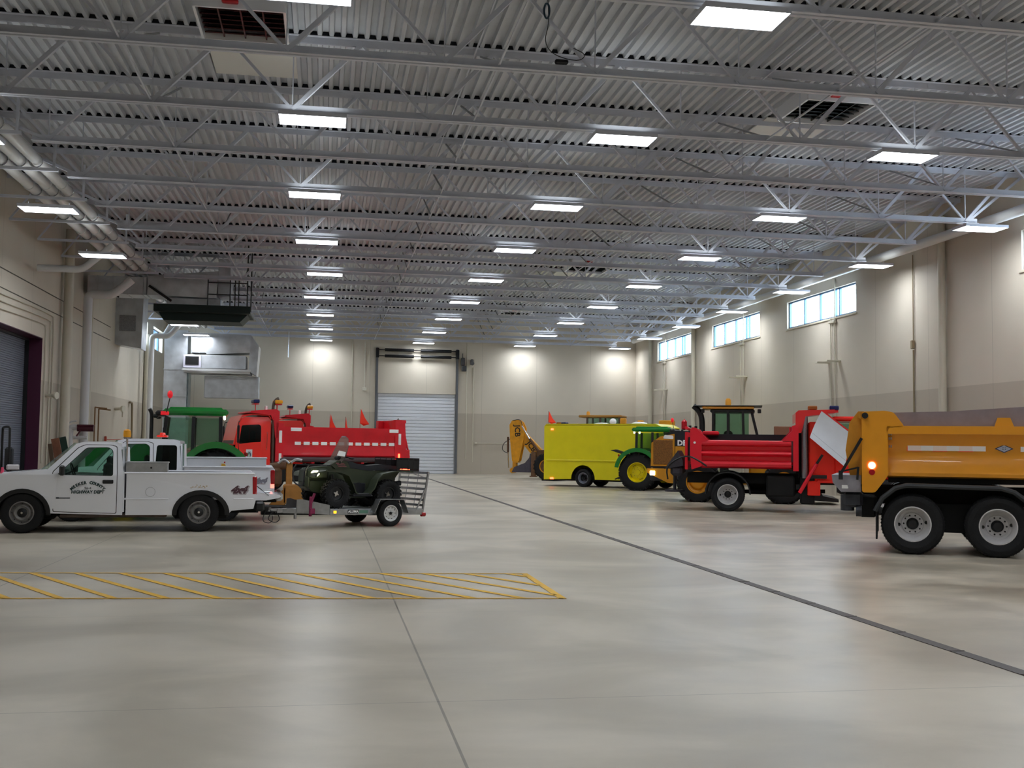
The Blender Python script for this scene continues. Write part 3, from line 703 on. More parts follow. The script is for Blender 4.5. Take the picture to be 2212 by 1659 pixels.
one('windscreen_decal', REFL, lambda b: b.plate([(.1, 1.14), (.33, 1.12), (.31, 1.22), (.1, 1.25)], lambda u, v, w: (1.35-(v-.95)*.45-abs(u)*.35+w, u, v), 0, .004), ws)
for s in (1, -1): one('headlight', GLOW_W if s > 0 else M('lens', '#d8d8d0', .2), lambda b: b.box((1.84, s*.3, .74), (.16, .16, .12), .04), Q)
one('tail_light', GLOW_RED, lambda b: b.box((-.38, .36, .86), (.24, .06, .045), .015), Q)
def rk(b):
    for z, w_ in ((1.12, .5), (.84, .5)):
        for s in (-1, 1): b.bar((-.2, s*w_, z), (-.78, s*w_, z), .022, .022)
        for x in (-.2, -.5, -.78): b.box((x, 0, z), (.02, 2*w_, .02))
    for x in (-.2, -.34, -.5, -.64, -.78):
        for s in (-1, 1): b.box((x, s*.5, .98), (.014, .014, .28))
    b.box((-.5, 0, .85), (.6, .98, .02)); b.box((-.78, 0, .98), (.02, .98, .27)); b.box((-.5, .5, .98), (.58, .008, .2)); b.box((-.5, -.5, .98), (.58, .008, .2))
one('rear_basket', BLACK, rk, Q).location = (.12, 0, 0)
def fk(b):
    for s in (-.3, -.1, .1, .3): b.bar((1.5, s, .92), (2.0, s, .92), .02, .02)
    for x in (1.5, 2.0): b.bar((x, -.35, .92), (x, .35, .92), .02, .02)
    b.tube(smooth_path([(2.0, -.3, .92), (2.1, -.3, .8), (2.08, -.25, .5), (2.0, 0, .45), (2.08, .25, .5), (2.1, .3, .8), (2.0, .3, .92)]), .018, 6)
one('front_rack', QB, fk, Q)
# ------------------------------------------------------------------ red snow-plough dump trucks, left side
REDD = M('red_box_paint', '#e01226', .42, coat=.15, var=(3, .1)); REDO = M('red_cab_paint', '#f8281c', .3, coat=.4)
DARKR = M('dark_rail', '#4a3a3e', .6)
def red_truck(loc, hd, label, shrink=1.0):
    e = empty('dump_truck', loc, radians(hd), label, 'dump truck')
    H = 1.2
    for x, w_ in ((.9, 0), (2.25, 0), (7.3, 0)):
        for s in (1, -1): wheel(e, x, s*1.0, .52, .3 if x > 5 else .5, .3, s, 'white')
    # box: sides with a hollowed lower panel, round top rail
    for s in (1, -1):
        def sd(b):
            pts = [(1.28, 1.1), (1.34, 1.16), (1.55, 1.14), (1.8, 1.08), (2.1, 1.08), (2.22, 1.16), (2.4, 1.2), (2.42, 1.05), (1.28, .98)]
            pts = [(1.3, 1.03), (1.42, 1.15), (1.75, 1.1), (2.05, 1.1), (2.2, 1.17), (2.4, 1.17), (2.4, .98), (1.3, .95)]
            b.plate(pts, lambda u, v, w: (w, s*v, u), .15, 5.0)
        sdo = one('box_side', REDD, sd, e)
        one('bottom_rail', DARKR, lambda b: b.cyl((.3, s*1.1, 1.27), (4.9, s*1.1, 1.27), .09, n=10), e)
        def post2(b): b.prism([(4.78, 1.2), (4.78, 2.5), (5.12, 2.55), (5.12, 1.2)], s*1.03-.13, s*1.03+.13)
        def post(b):
            b.prism([(-.05, 1.15), (-.2, 1.5), (-.12, 2.62), (0, 2.72), (.28, 2.72), (.3, 1.15)], s*1.02-.14, s*1.02+.14)
        one('corner_post', REDD, post, e); one('corner_post', REDD, post2, e)
        def tape(b):
            n = 12
            for k in range(n): b.mat(0).box((.42+.345*k, s*1.125, 1.83), (.24, .012, .11), .02)
            b.mat(1).box((2.3, s*1.12, 1.83), (3.95, .008, .025))
        one('reflective_tape', [REFL, M('tape_orange', '#ff6a30', .4)], tape, sdo)
        for k, (x, z, dx, dz) in enumerate(((4.3, 2.31, .42, .12), (.35, 2.31, .38, .12), (4.9, 2.05, .11, .42), (.1, 2.02, .11, .4), (4.9, 1.35, .1, .25))):
            one('side_marker', REFL, lambda b: b.box((x, s*1.17, z), (dx, .02, dz), .01), sdo)
        one('amber_marker', GLOW_RED, lambda b: b.box((.12, s*1.17, 1.4), (.07, .02, .2), .01), sdo)
    one('box_floor', REDD, lambda b: (b.box((2.5, 0, 1.3), (5.0, 2.0, .1)), b.box((4.98, 0, 1.9), (.1, 2.2, 1.2)), [b.box((x, 0, 1.2), (.12, 2.2, .14)) for x in (.6, 1.6, 2.6, 3.6, 4.6)]), e)
    def tgt(b):
        b.box((0, 0, 2.0), (.1, 2.05, 1.45), .02)
        for y in (-.7, 0, .7): b.box((-.06, y, 2.0), (.08, .1, 1.4))
        b.box((-.12, 0, 2.66), (.14, 2.2, .12), .02)
    one('tailgate', REDD, tgt, e)
    def sprd(b):
        for s in (1, -1): b.box((-.25, s*1.0, 1.45), (.25, .16, .4), .03); b.cyl((-.35, s*1.0, 1.5), (-.1, s*1.0, 2.4), .04)
        b.cyl((-.25, -1.1, 1.4), (-.25, 1.1, 1.4), .12)
    one('rear_auger', REDD, sprd, e)
    one('hinge_lug', BLACK, lambda b: [b.tube([(x, .95, 2.7), (x+.05, .95, 2.78), (x+.1, .95, 2.7)], .015, 6) for x in (.05,)], e)
    def can(b):
        b.prism([(4.95, 2.62), (4.95, 2.92), (5.1, 3.0), (6.5, 2.92), (6.55, 2.86), (5.4, 2.78), (5.3, 2.62)], -1.15, 1.15)
        for s in (-1, 1): b.prism([(4.98, 2.0), (5.14, 2.0), (5.3, 2.8), (4.98, 2.9)], s*1.1-.06, s*1.1+.06)
    one('cab_shield', REDD, can, e)
    for s in (1, -1):
        one('cab_side', REDO, lambda b: b.plate(rounded([(5.38, .95), (5.38, 2.62), (5.5, 2.72), (6.9, 2.7), (7.1, 2.5), (7.3, 1.8), (7.3, .95)], .06, 3), lambda u, v, w: (u, s*(1.12-max(0, v-1.7)*.08+w), v), -.05, 0, [rounded([(6.97, 2.42), (6.0, 2.46), (5.9, 2.4), (5.9, 1.86), (6.4, 1.84), (7.12, 1.78)], .07, 3)]), e)
        d = one('door', REDO, lambda b: b.plate(rounded([(5.82, 1.0), (5.82, 2.56), (6.85, 2.56), (7.05, 2.42), (7.22, 1.8), (7.22, 1.0)], .06, 3), lambda u, v, w: (u, s*(1.12-max(0, v-1.7)*.08+w), v), .0, .012, [rounded([(6.97, 2.42), (6.0, 2.46), (5.9, 2.4), (5.9, 1.86), (6.4, 1.84), (7.12, 1.78)], .07, 3)]), e)
        one('door_glass', GLASSD, lambda b: b.plate([(6.98, 2.44), (5.9, 2.46), (5.9, 1.84), (7.13, 1.78)], lambda u, v, w: (u, s*(1.07-max(0, v-1.7)*.08+w), v), 0, .004), d)
        one('grab_handle', CHROME, lambda b: b.tube([(5.6, s*1.13, 2.2), (5.6, s*1.18, 2.15), (5.6, s*1.18, 1.65), (5.6, s*1.13, 1.6)], .015, 6), e)
        pl = one('door_emblem', M('emblem_white', '#e8ebee', .4), lambda b: b.box((6.55, s*1.14, 1.42), (.34, .012, .36), .004), d)
        def rg(b):
            b.mat(0).tube([(6.55+.12*cos(2*pi*i/24), s*1.148, 1.42+.12*sin(2*pi*i/24)) for i in range(24)], .006, 5, True)
            b.mat(0).plate(arc(6.55, 1.42, .095, 90, 270, 12), lambda u, v, w: (u, s*(1.146+w), v), 0, .004)
            b.mat(1).plate(arc(6.55, 1.42, .095, -90, 90, 12), lambda u, v, w: (u, s*(1.146+w), v), 0, .004)
            b.mat(2).plate([(6.5, 1.34), (6.53, 1.34), (6.55, 1.42), (6.575, 1.34), (6.6, 1.34), (6.56, 1.5)], lambda u, v, w: (u, s*(1.15+w), v), 0, .004)
        one('emblem_disc', [M('emblem_navy', '#123458', .4), M('emblem_green', '#1c6a48', .4), REFL], rg, pl)
        def mr(b):
            b.box((7.25, s*1.42, 2.12), (.1, .22, .62), .04); b.tube(smooth_path([(7.1, s*1.14, 2.55), (7.25, s*1.4, 2.55), (7.25, s*1.42, 1.7), (7.1, s*1.15, 1.55)]), .018, 6)
        one('mirror', BLACK, mr, e)
    def rf2(b):
        b.ribbon([(7.32, 1.75), (7.12, 2.5), (6.95, 2.7), (6.4, 2.78), (5.5, 2.76), (5.38, 2.65)], lambda x, z: 1.12-max(0, z-1.7)*.08, .05)
        b.box((5.4, 0, 1.8), (.06, 2.1, 1.7)); b.prism([(7.3, 1.0), (7.3, 1.78), (8.3, 1.72), (8.75, 1.55), (8.8, 1.0)], -.75, .75)
        for s in (-1, 1): b.ribbon([(8.0, .9), (7.9, 1.1), (7.5, 1.18), (7.1, 1.1), (6.9, .8)], .01, .01)
    one('cab_shell', REDO, rf2, e)
    one('windshield', GLASSD, lambda b: b.ribbon([(7.36, 1.78), (7.1, 2.55)], 1.0, .01), e)
    one('front_fender', REDO, lambda b: [b.prism(arc(7.3, .52, .78, 10, 170, 12)+arc(7.3, .52, .66, 170, 10, 12), s*1.0-.2, s*1.0+.2) for s in (-1, 1)], e)
    one('cab_seat', SEATM, lambda b: [b.box((6.2, s*.55, 1.7), (.2, .5, 1.1), .08) for s in (-1, 1)]+[b.box((6.9, 0, 1.6), (.3, 1.8, .3), .05)], e)
    def ex(b):
        b.cyl((5.24, 1.05, 1.0), (5.24, 1.05, 2.7), .085); b.tube(smooth_path([(5.24, .95, 2.6), (5.24, .95, 3.15), (5.1, .95, 3.3), (4.95, .95, 3.35)]), .08, 10)
    one('exhaust_stack', M('exhaust_brown', '#5d5048', .5, .5), ex, e)
    for x, mt, c in ((5.0, AMB, 0), (6.2, M('beacon_blue', '#16245a', .3), 1)):
        def bc(b): b.mat(0).box((x, .9, 3.25), (.34, .5, .12), .03); b.mat(1).bar((x, .9, 2.9), (x, .9, 3.2), .04, .04); b.box((x, .9, 3.16), (.3, .4, .03))
        one('beacon', [mt, REDD], bc, e)
    one('white_light', REFL, lambda b: b.box((5.6, .9, 3.02), (.14, .12, .18), .02), e)
    def chs(b):
        for s in (-1, 1): b.box((4.2, s*.45, .95), (9.0, .1, .28))
        b.box((4.5, .85, .75), (1.2, .5, .5), .05); b.box((4.2, -.85, .7), (1.4, .5, .5), .1)
        for x in (.9, 2.25, 7.3): b.cyl((x, -.9, .52), (x, .9, .52), .1)
        b.box((6.2, 0, .85), (1.3, 1.8, .4))
    one('chassis', CHASSIS, chs, e)
    def pw(b):
        b.plate(arc(9.7, .62, .6, 120, 240, 10)+arc(9.7, .62, .56, 240, 120, 10), lambda u, v, w: (u, w, v), -1.7, 1.7); b.box((9.0, 0, .6), (.5, .9, .3), .03)
    def sq(x): return 4.5-(5-x)*.9*shrink if x < 5 else (4.5+(x-5)*.62 if x < 7.3 else x-1.374)
    seen = set()
    def walk(o, ox):
        for c in kids(o):
            if c.name.startswith('wheel'): c.location.x = sq(c.location.x); continue
            if c.type == 'MESH' and c.data not in seen:
                seen.add(c.data)
                for v in c.data.vertices: v.co.x = sq(v.co.x)
            walk(c, 0)
    walk(e, 0)
    return e
RT = red_truck((2.4, 40.44, 0), 195, 'red snowplow dump truck with dashed reflective strips, nearest the far white door')
RT2 = red_truck((3.65, 44.5, 0), 188, 'second red dump truck, mostly hidden behind the one with dashed reflective strips', .78)
FLAG = M('flag_orange', '#ff3a1c', .6, emit=0)
def flag(loc, h, w_, label, z0):
    e = empty('warning_flag', loc, 0, label, 'flag', 'warning flags')
    one('pole', CHROME, lambda b: b.cyl((0, 0, -.35), (0, 0, h), .012, n=6), e)
    one('cloth', FLAG, lambda b: b.plate([(0, h*.15), (.03, h), (w_*.55, h*.45), (w_, h*.1), (w_*.4, 0)], lambda u, v, w: (u, w+.05*sin(u*9), v), -.012, .012), e)
    return e
flag((1.2, 40.0, 2.5), .62, .34, 'tall orange flag on the rear corner of the red dump truck', 0)
flag((.12, 43.0, 2.4), .6, .24, 'short orange flag rising behind the middle of the red box', 0)
flag((.72, 43.0, 2.4), .5, .1, 'thin orange flag just right of the short flag', 0)

# ------------------------------------------------------------------ green tractors
GRN = M('tractor_green', '#0f7a2c', .25, coat=.8); GRD = M('tractor_dark_green', '#0c4a2c', .3, coat=.5)
def tractor(loc, hd, label):
    e = empty('farm_tractor', loc, radians(hd), label, 'tractor')
    for s in (1, -1):
        wheel(e, 0, s*.82, .78, .45, .42, s, 'ag'); wheel(e, 2.3, s*.75, .5, .34, .27, s, 'ag')
        def fd(b): b.ribbon(arc(0, .8, .92, -5, 150, 16)[::-1][0:] if False else [(p[0], p[1]) for p in arc(-.0, .86, .96, 172, 12, 18)], .27, .05)
        def fd2(b): fd(b); b.prism(arc(0, .86, .97, 172, 12, 18)+arc(0, .86, .8, 12, 172, 18), s*.25-.025, s*.25+.025)
        f = one('rear_fender', GRN, fd2, e); f.location = (0, s*.86, 0)
        one('fender_inner', GRD, lambda b: b.prism(arc(0, .82, .86, 170, 10, 14), s*.6-.02, s*.6+.02), e)
        one('tail_light', REDL, lambda b: b.box((-.8, s*1.0, 1.5), (.06, .12, .1), .02), e)
        one('work_light', GLOW_W, lambda b: b.box((-.2, s*.62, 2.5), (.06, .1, .1), .02), e)
        def cb(b):
            for p0, p1 in (((-.12, s*.62, 1.15), (-.1, s*.6, 2.5)), ((.62, s*.74, .95), (.6, s*.66, 2.5)), ((1.45, s*.62, 1.0), (1.3, s*.58, 2.5))): b.bar(p0, p1, .12, .09)
            b.bar((-.1, s*.62, 1.18), (1.45, s*.64, 1.05), .08, .06); b.bar((.62, s*.72, .75), (.62, s*.72, 1.2), .06, .06)
        one('cab_frame', BLACK, cb, e)
        one('side_glass', GLASSG, lambda b: (b.plate([(-.08, 1.2), (-.06, 2.48), (.58, 2.48), (.6, 1.15)], lambda u, v, w: (u, s*(.7-(v-1)*.05+w), v), 0, .006), b.plate([(.64, .9), (.62, 2.48), (1.28, 2.48), (1.42, 1.05)], lambda u, v, w: (u, s*(.7-(v-1)*.05+w), v), 0, .006)), e)
    one('cab_roof', GRN, lambda b: (b.box((.55, 0, 2.62), (1.7, 1.45, .18), .06), b.box((.55, 0, 2.72), (1.4, 1.1, .08), .04)), e)
    one('roof_lights', BLACK, lambda b: (b.box((1.46, 0, 2.58), (.26, 1.5, .14), .05), [b.box((1.58, s*.6, 2.5), (.14, .24, .1), .03) for s in (-1, 1)]), e)
    one('front_glass', GLASSG, lambda b: (b.box((1.38, 0, 1.8), (.008, 1.1, 1.35)), b.box((-.1, 0, 1.85), (.008, 1.1, 1.25))), e)
    def bdy(b):
        b.prism(rounded([(1.4, .75), (1.4, 1.84), (2.4, 1.82), (3.2, 1.66), (3.35, 1.45), (3.35, .75)], .08, 3), -.32, .32)
    h = one('hood', GRN, bdy, e)
    def st2(b):
        b.box((.25, 0, 1.15), (.5, .5, .12), .05); b.box((.0, 0, 1.5), (.14, .5, .7), .06); b.box((.75, 0, .95), (1.5, 1.1, .2)); b.box((1.3, 0, 1.35), (.2, .5, .5), .06)
        b.tube([Vector((1.1, 0, 1.5))+Vector((.08*sin(2*pi*i/16), .2*cos(2*pi*i/16), .18*sin(2*pi*i/16))) for i in range(16)], .015, 6, True)
    one('seat', SEATM, st2, e)
    one('drivetrain', GRD, lambda b: (b.box((1.3, 0, .75), (3.6, .4, .4), .05), b.cyl((0, -.7, .8), (0, .7, .8), .16), b.cyl((2.3, -.6, .5), (2.3, .6, .5), .09), b.box((.7, 0, 1.0), (1.6, 1.3, .25), .05)), e)
    one('exhaust', BLACK, lambda b: b.tube(smooth_path([(1.7, .38, 1.7), (1.7, .38, 2.4), (1.7, .4, 2.58), (1.76, .44, 2.7)]), .05, 10), e)
    def hz(b): b.mat(0).cyl((1.3, .85, 2.6), (1.22, .85, 3.0), .014, n=6); b.mat(1).lathe([(.03, 0), (.07, .06), (.07, .14), (.03, .2), (0, .2)], (1.22, .85, 2.98), (0, 0, 1), 12); b.box((1.35, .74, 2.58), (.22, .04, .1), .03)
    one('flasher', [BLACK, M('flasher_red', '#d8202a', .3, emit=.2)], hz, e)
    one('wiper', BLACK, lambda b: b.bar((1.42, .2, 1.2), (1.4, .3, 2.2), .01, .02), e)
    one('hitch', BLACK, lambda b: (b.bar((-.3, .3, .8), (-1.1, .35, .45), .05, .05), b.bar((-.3, -.3, .8), (-1.1, -.35, .45), .05, .05), b.bar((-.3, 0, 1.1), (-.95, 0, .9), .05, .05)), e)
    return e
TL = tractor((-3.0, 31.0, 0), 185, 'green farm tractor with cab, between the white pickups and the red dump truck')
TRR = copy_tree(TL); TRR.location = (13.62, 45.9, 0); TRR.rotation_euler = (0, 0, radians(-27)); tag(TRR, 'green farm tractor with yellow wheel, in front of the yellow step van')
one('license_panel', M('panel_dark', '#1d1f22', .5), lambda b: b.plate([(-1.2, 1.72), (-.95, 1.75), (-.2, 1.5), (-.3, 1.42)], lambda u, v, w: (u, w, v), -.9, -.5), TRR)

# ------------------------------------------------------------------ yellow step van
YV = M('safety_yellow', '#f2e51c', .4, coat=.2, var=(2, .04))
V = empty('step_van', (12.4, 49.76, 0), radians(-40), 'bright yellow step van with plain tall body, in front of the far wall', 'van')
def vb(b):
    pts = [(-2.0, .3), (-2.0, 2.78), (-1.94, 2.85), (3.6, 2.85), (3.9, 2.75), (4.2, 1.6), (4.3, .9), (4.3, .3), (3.9, .3)]+arc(3.3, .35, .55, 0, 180, 10)+arc(0, .35, .62, 0, 180, 12, .66)
    for s in (1, -1): b.plate(pts, lambda u, v, w: (u, s*(1.05+w), v), -.05, 0)
    b.ribbon([(4.3, .4), (4.25, 1.2)], 1.04, .04); b.ribbon([(3.92, 2.72), (3.6, 2.87), (-1.94, 2.87), (-2.0, 2.8), (-2.0, .3)], 1.05, .05)
one('body', YV, vb, V)
one('windshield', GLASSD, lambda b: b.ribbon([(4.25, 1.2), (3.92, 2.7)], 1.0, .01), V)
for s in (1, -1):
    one('side_rail', YV, lambda b: b.cyl((-1.9, s*1.06, 1.22), (4.1, s*1.06, 1.22), .045, n=8), V)
    one('marker_light', GLOW_RED, lambda b: b.box((-1.62, s*1.06, 2.66), (.14, .03, .07), .01), V)
    one('lower_marker', GLOW_RED, lambda b: b.box((-1.62, s*1.06, .36), (.18, .03, .08), .01), V)
    wheel(V, 0, s*.86, .41, .4, .25, s, 'van'); wheel(V, 3.3, s*.9, .41, .25, .25, s, 'van')
def vd(b):
    b.mat(0).box((3.1, -1.07, 1.52), (.4, .02, .4)); 
one('door_sign', M('emblem_white', '#e8ebee', .4), vd, V)
one('roof_vent', REFL, lambda b: [b.lathe([(.38, 0), (.36, .08), (.2, .12), (0, .13)], (x, -.3, 2.86), (0, 0, 1), 18) for x in (.6,)], V)
one('roof_vent', REFL, lambda b: b.lathe([(.38, 0), (.36, .1), (.2, .16), (0, .17)], (2.5, -.3, 2.86), (0, 0, 1), 18), V)
one('light_bar', [M('amber_dark', '#9a5a20', .3), M('beacon_blue', '#16245a', .3)], lambda b: (b.mat(0).box((-1.45, -.6, 2.95), (.25, .3, .1), .02), b.mat(1).box((-1.2, -.6, 2.95), (.25, .3, .1), .02)), V)
one('underbody', CHASSIS, lambda b: (b.box((1.2, 0, .42), (5.8, 1.7, .3)), b.box((-1.9, 0, .3), (.7, 1.8, .14)), b.box((0, 0, .6), (1.4, 1.5, .5)), b.box((3.3, 0, .6), (1.3, 1.5, .5))), V)
f = flag((10.62, 51.6, 2.95), .62, .38, 'dull red flag on the rear edge of the yellow van', 0)

# ------------------------------------------------------------------ backhoe
B_ = empty('backhoe_loader', (12.9, 62.0, 0), radians(-26), 'yellow backhoe with raised digging arm, behind the yellow step van', 'backhoe')
YB = M('backhoe_yellow', '#e09a18', .45, var=(4, .15)); BR = M('rusty_brown', '#6b4b33', .7, var=(6, .25))
def boom(b):
    b.plate([(-.2, .9), (-.75, 1.1), (-2.0, 2.6), (-2.1, 2.9), (-1.9, 3.05), (-1.6, 2.9), (-.3, 1.6)], lambda u, v, w: (u, w, v), -.6, -.3)
one('boom', YB, boom, B_)
def dip(b):
    b.plate([(-1.55, 3.25), (-1.75, 3.4), (-2.15, 3.35), (-2.3, 3.1), (-2.25, 2.2), (-2.12, 1.0), (-1.7, 1.0), (-1.45, 2.2), (-1.38, 2.9)], lambda u, v, w: (u, w, v), -.72, -.62)
    b.plate([(-1.55, 3.25), (-1.75, 3.4), (-2.15, 3.35), (-2.3, 3.1), (-2.25, 2.2), (-2.12, 1.0), (-1.7, 1.0), (-1.45, 2.2), (-1.38, 2.9)], lambda u, v, w: (u, w, v), -.3, -.2)
    b.box((-1.9, -.46, 1.05), (.3, .5, .3)); b.box((-2.0, -.46, .72), (.25, .3, .6), .03); b.cyl((-2.1, -.7, .45), (-2.1, -.2, .45), .16)
one('dipper_arm', YB, dip, B_)
one('ram', CHROME, lambda b: (b.cyl((-1.5, -.9, 3.05), (-1.0, -.8, 2.2), .04), b.cyl((-2.45, -.46, 1.5), (-2.4, -.46, .6), .035)), B_)
one('ram_body', BR, lambda b: (b.cyl((-1.05, -.8, 2.3), (-.45, -.7, 1.5), .075), b.cyl((-2.45, -.46, 2.4), (-2.45, -.46, 1.5), .06)), B_)
one('hydraulic_hose', BLACK, lambda b: (b.tube(smooth_path([(-2.3, -.5, 2.3), (-2.75, -.5, 2.0), (-2.8, -.5, 1.6), (-2.45, -.5, 1.45)]), .02, 6), b.tube(smooth_path([(-2.1, -.75, 3.35), (-1.6, -.78, 3.45), (-1.5, -.75, 3.0)]), .02, 6)), B_)
one('bucket', M('bucket_grey', '#4c4752', .6, var=(6, .2)), lambda b: b.plate([(-2.1, .35), (-1.95, .65), (-1.3, .9), (-1.05, 1.2), (-1.0, 1.45), (-.55, 1.3), (-.45, .8), (-.6, .35)], lambda u, v, w: (u, w, v), -.85, -.1), B_)
text('arm_lettering', 'JCB', .45, BLACK, kids(B_)[1], (-1.82, -.725, 2.75), (0.05, 0, -1), (1, 0, .05), .003, 0, .01)
text('boom_lettering', 'JCB', .42, BLACK, kids(B_)[0], (-1.0, -.605, 1.85), (.62, 0, -.78), (.78, 0, .62), .003, 0, .01)
def bb(b):
    b.box((-.35, -.5, 1.0), (.5, .9, 1.3), .05); b.box((-.05, .2, 1.25), (.5, 1.2, .9), .06); b.box((.1, 0, 2.1), (.35, .5, .3), .05)
    b.bar((-.7, -1.0, 1.62), (.3, -1.0, 1.65), .05, .05); b.box((2.3, 0, 1.0), (3.6, .9, .5), .05); b.box((3.4, 0, 1.55), (1.6, .8, .8), .1)
one('body', BR, bb, B_)
one('stabiliser_leg', BR, lambda b: (b.box((-.75, -.95, .85), (.28, .14, 1.4), .02), b.box((-.75, -.95, .14), (.4, .3, .06))), B_); one('stabiliser_leg', BR, lambda b: b.box((-.75, .95, .8), (.28, .14, 1.45), .02), B_)
one('cab_roof', M('cab_tan', '#a87830', .5), lambda b: b.box((3.1, 0, 3.62), (2.5, 1.7, .14), .04), B_)
def cbf(b):
    for x, x2 in ((2.3, 2.35), (3.1, 3.1), (4.3, 4.2)):
        for s in (-1, 1): b.bar((x, s*.75, 1.5), (x2, s*.75, 3.58), .12, .1)
    b.box((3.3, 0, 1.5), (2.1, 1.5, .2)); b.box((2.6, 0, 2.2), (.2, .6, .8), .05)
one('cab_frame', M('cab_frame_brown', '#4a3a2c', .6), cbf, B_)
one('cab_glass', GLASSG, lambda b: [b.box((3.3, s*.76, 2.6), (1.9, .01, 1.9)) for s in (-1,)], B_); one('cab_glass', GLASSG, lambda b: b.box((3.3, .76, 2.6), (1.9, .01, 1.9)), B_)
one('amber_beacon', AMB, lambda b: b.lathe([(.1, 0), (.1, .15), (.06, .22), (0, .22)], (2.3, -.3, 3.69), (0, 0, 1), 14), B_)
one('white_lamp', REFL, lambda b: b.lathe([(.0, 0), (.16, .05), (.2, .18), (.12, .3), (0, .34)], (3.9, -.9, 3.3), (0, -1, 0), 14), B_)
for s in (1, -1): wheel(B_, 0, s*.85, .72, .45, .38, s, 'loader'); wheel(B_, 3.6, s*.85, .5, .35, .26, s, 'loader')
# ------------------------------------------------------------------ wheel loader lettered DEERE
DG = empty('motor_grader', (17.3, 52.6, 0), radians(-28), 'yellow machine whose light brackets show above the step van roof', 'grader')
def dgb(b):
    b.box((0, 0, 1.2), (4.6, .9, .7), .08); b.box((-1.6, 0, 1.9), (2.4, 1.2, 1.0), .1)
one('body', YELP, dgb, DG)
for x, z in ((-2.6, 3.2), (-1.7, 3.1), (-.35, 3.1)): one('light_bracket', YELP, lambda b: (b.bar((x, 0, 2.3), (x, 0, z), .08, .08), b.box((x, 0, z), (.3 if x < -.5 else .8, .3, .3), .04)), DG)
for s in (1, -1):
    for x in (-1.8, -.3, 2.0): wheel(DG, x, s*.9, .62, .35, .34, s, 'loader')
LD = empty('wheel_loader', (12.9, 36.4, 0), radians(-22), 'yellow wheel loader with black hood and white DEERE lettering, behind the red dump truck', 'loader')
YL = M('loader_yellow', '#d6931a', .4, coat=.2, var=(4, .08))
NAVY = M('hood_black', '#1a202a', .35, coat=.3)
for s in (1, -1):
    wheel(LD, 0, s*.95, .68, .5, .38, s, 'loader'); wheel(LD, 2.85, s*.95, .68, .5, .38, s, 'loader')
    eo = one('engine_side', YL, lambda b: b.plate([(-1.62, 1.2), (-1.6, 2.0), (-1.3, 2.22), (-.8, 2.32), (-.8, 1.2)], lambda u, v, w: (u, s*(.82+w), v), -.05, 0), LD)
    one('grille', M('grille_mesh', '#8a5a22', .7, var=(40, .5)), lambda b: b.box((-1.2, s*.83, 1.68), (.66, .03, .84), .01), eo)
    nv = one('hood_side', NAVY, lambda b: b.plate([(-.78, 1.9), (-.78, 2.4), (.5, 2.4), (.5, 1.9)], lambda u, v, w: (u, s*(.83+w), v), -.04, 0), LD)
    one('lower_side', YL, lambda b: b.plate([(-.78, 1.1), (-.78, 1.89), (.5, 1.89), (.5, 1.3)], lambda u, v, w: (u, s*(.82+w), v), -.05, 0), LD)
    if s < 0:
        text('hood_lettering', 'DEERE', .25, REFL, nv, (-.35, -.835, 2.0), (1, 0, 0), LZ, .004, 0, .012)
        one('white_cloth_decal', REFL, lambda b: b.plate(rounded([(-1.2, 2.15), (-1.15, 2.28), (-.85, 2.26), (-.84, 2.14)], .04, 3), lambda u, v, w: (u, -.825+w, v), -.008, 0), eo)
    one('counterweight', YL, lambda b: b.plate([(-1.75, 1.12), (-1.75, .98), (-1.0, .62), (-.82, .62), (-.75, 1.12)], lambda u, v, w: (u, s*(.9+w), v), -.12, 0), LD)
    one('rear_light', GLOW_W if s < 0 else REDL, lambda b: b.box((-1.55, s*.91, .96), (.17, .03, .15), .01), LD)
def lb_(b):
    b.box((-.45, 0, 1.5), (2.2, 1.5, .9), .05); b.prism([(-1.6, 1.9), (-1.3, 2.22), (-.8, 2.42), (.5, 2.42), (.5, 1.9)], -.78, .78); b.box((-1.2, 0, .9), (.9, 1.7, .4), .05)
one('hood', NAVY, lb_, LD)
one('articulated_frame', YL, lambda b: (b.box((.6, 0, .8), (3.0, .7, .4), .05), b.box((2.5, 0, 1.0), (1.6, .7, 1.0), .08), b.prism([(.1, .3), (-.6, .7), (1.0, .8), (1.0, .5)], -.5, .5)), LD)
def lcab(b):
    for p0, p1 in (((.5, .7, 1.7), (.5, .7, 3.1)), ((1.0, .75, 1.4), (1.0, .72, 3.1)), ((1.55, .75, 1.4), (1.5, .72, 3.1)), ((2.15, .6, 1.6), (1.8, .58, 3.1))):
        for s in (-1, 1): b.bar((p0[0], p0[1]*s, p0[2]), (p1[0], p1[1]*s, p1[2]), .16 if p0[0] in (.5, 1.55) else .1, .08)
    b.box((1.15, 0, 3.12), (1.5, 1.5, .1), .03); b.box((1.2, 0, 1.5), (1.6, 1.4, .3), .05); b.box((1.0, 0, 2.0), (.3, .6, .9), .06)
one('cab_frame', BLACK, lcab, LD)
one('cab_glass', GLASSG, lambda b: (b.box((1.1, -.72, 2.35), (1.2, .01, 1.5)), b.box((.5, 0, 2.4), (.01, 1.3, 1.4)), b.ribbon([(2.15, 1.65), (1.82, 3.08)], .6, .01)), LD); one('cab_glass', GLASSG, lambda b: b.box((1.1, .72, 2.35), (1.2, .01, 1.5)), LD)
one('cab_roof', M('roof_gold', '#e0a040', .4), lambda b: b.box((1.0, 0, 3.24), (1.75, 1.6, .1), .03), LD)
one('roof_edge', BLACK, lambda b: (b.box((1.0, 0, 3.3), (2.3, 1.7, .03), .01), [b.box((x, -.7, 3.12), (.12, .12, .14), .02) for x in (.15, 2.05)]), LD)
one('amber_beacon', AMB, lambda b: b.lathe([(.1, 0), (.1, .18), (.06, .25), (0, .25)], (1.0, -.3, 3.32), (0, 0, 1), 14), LD)
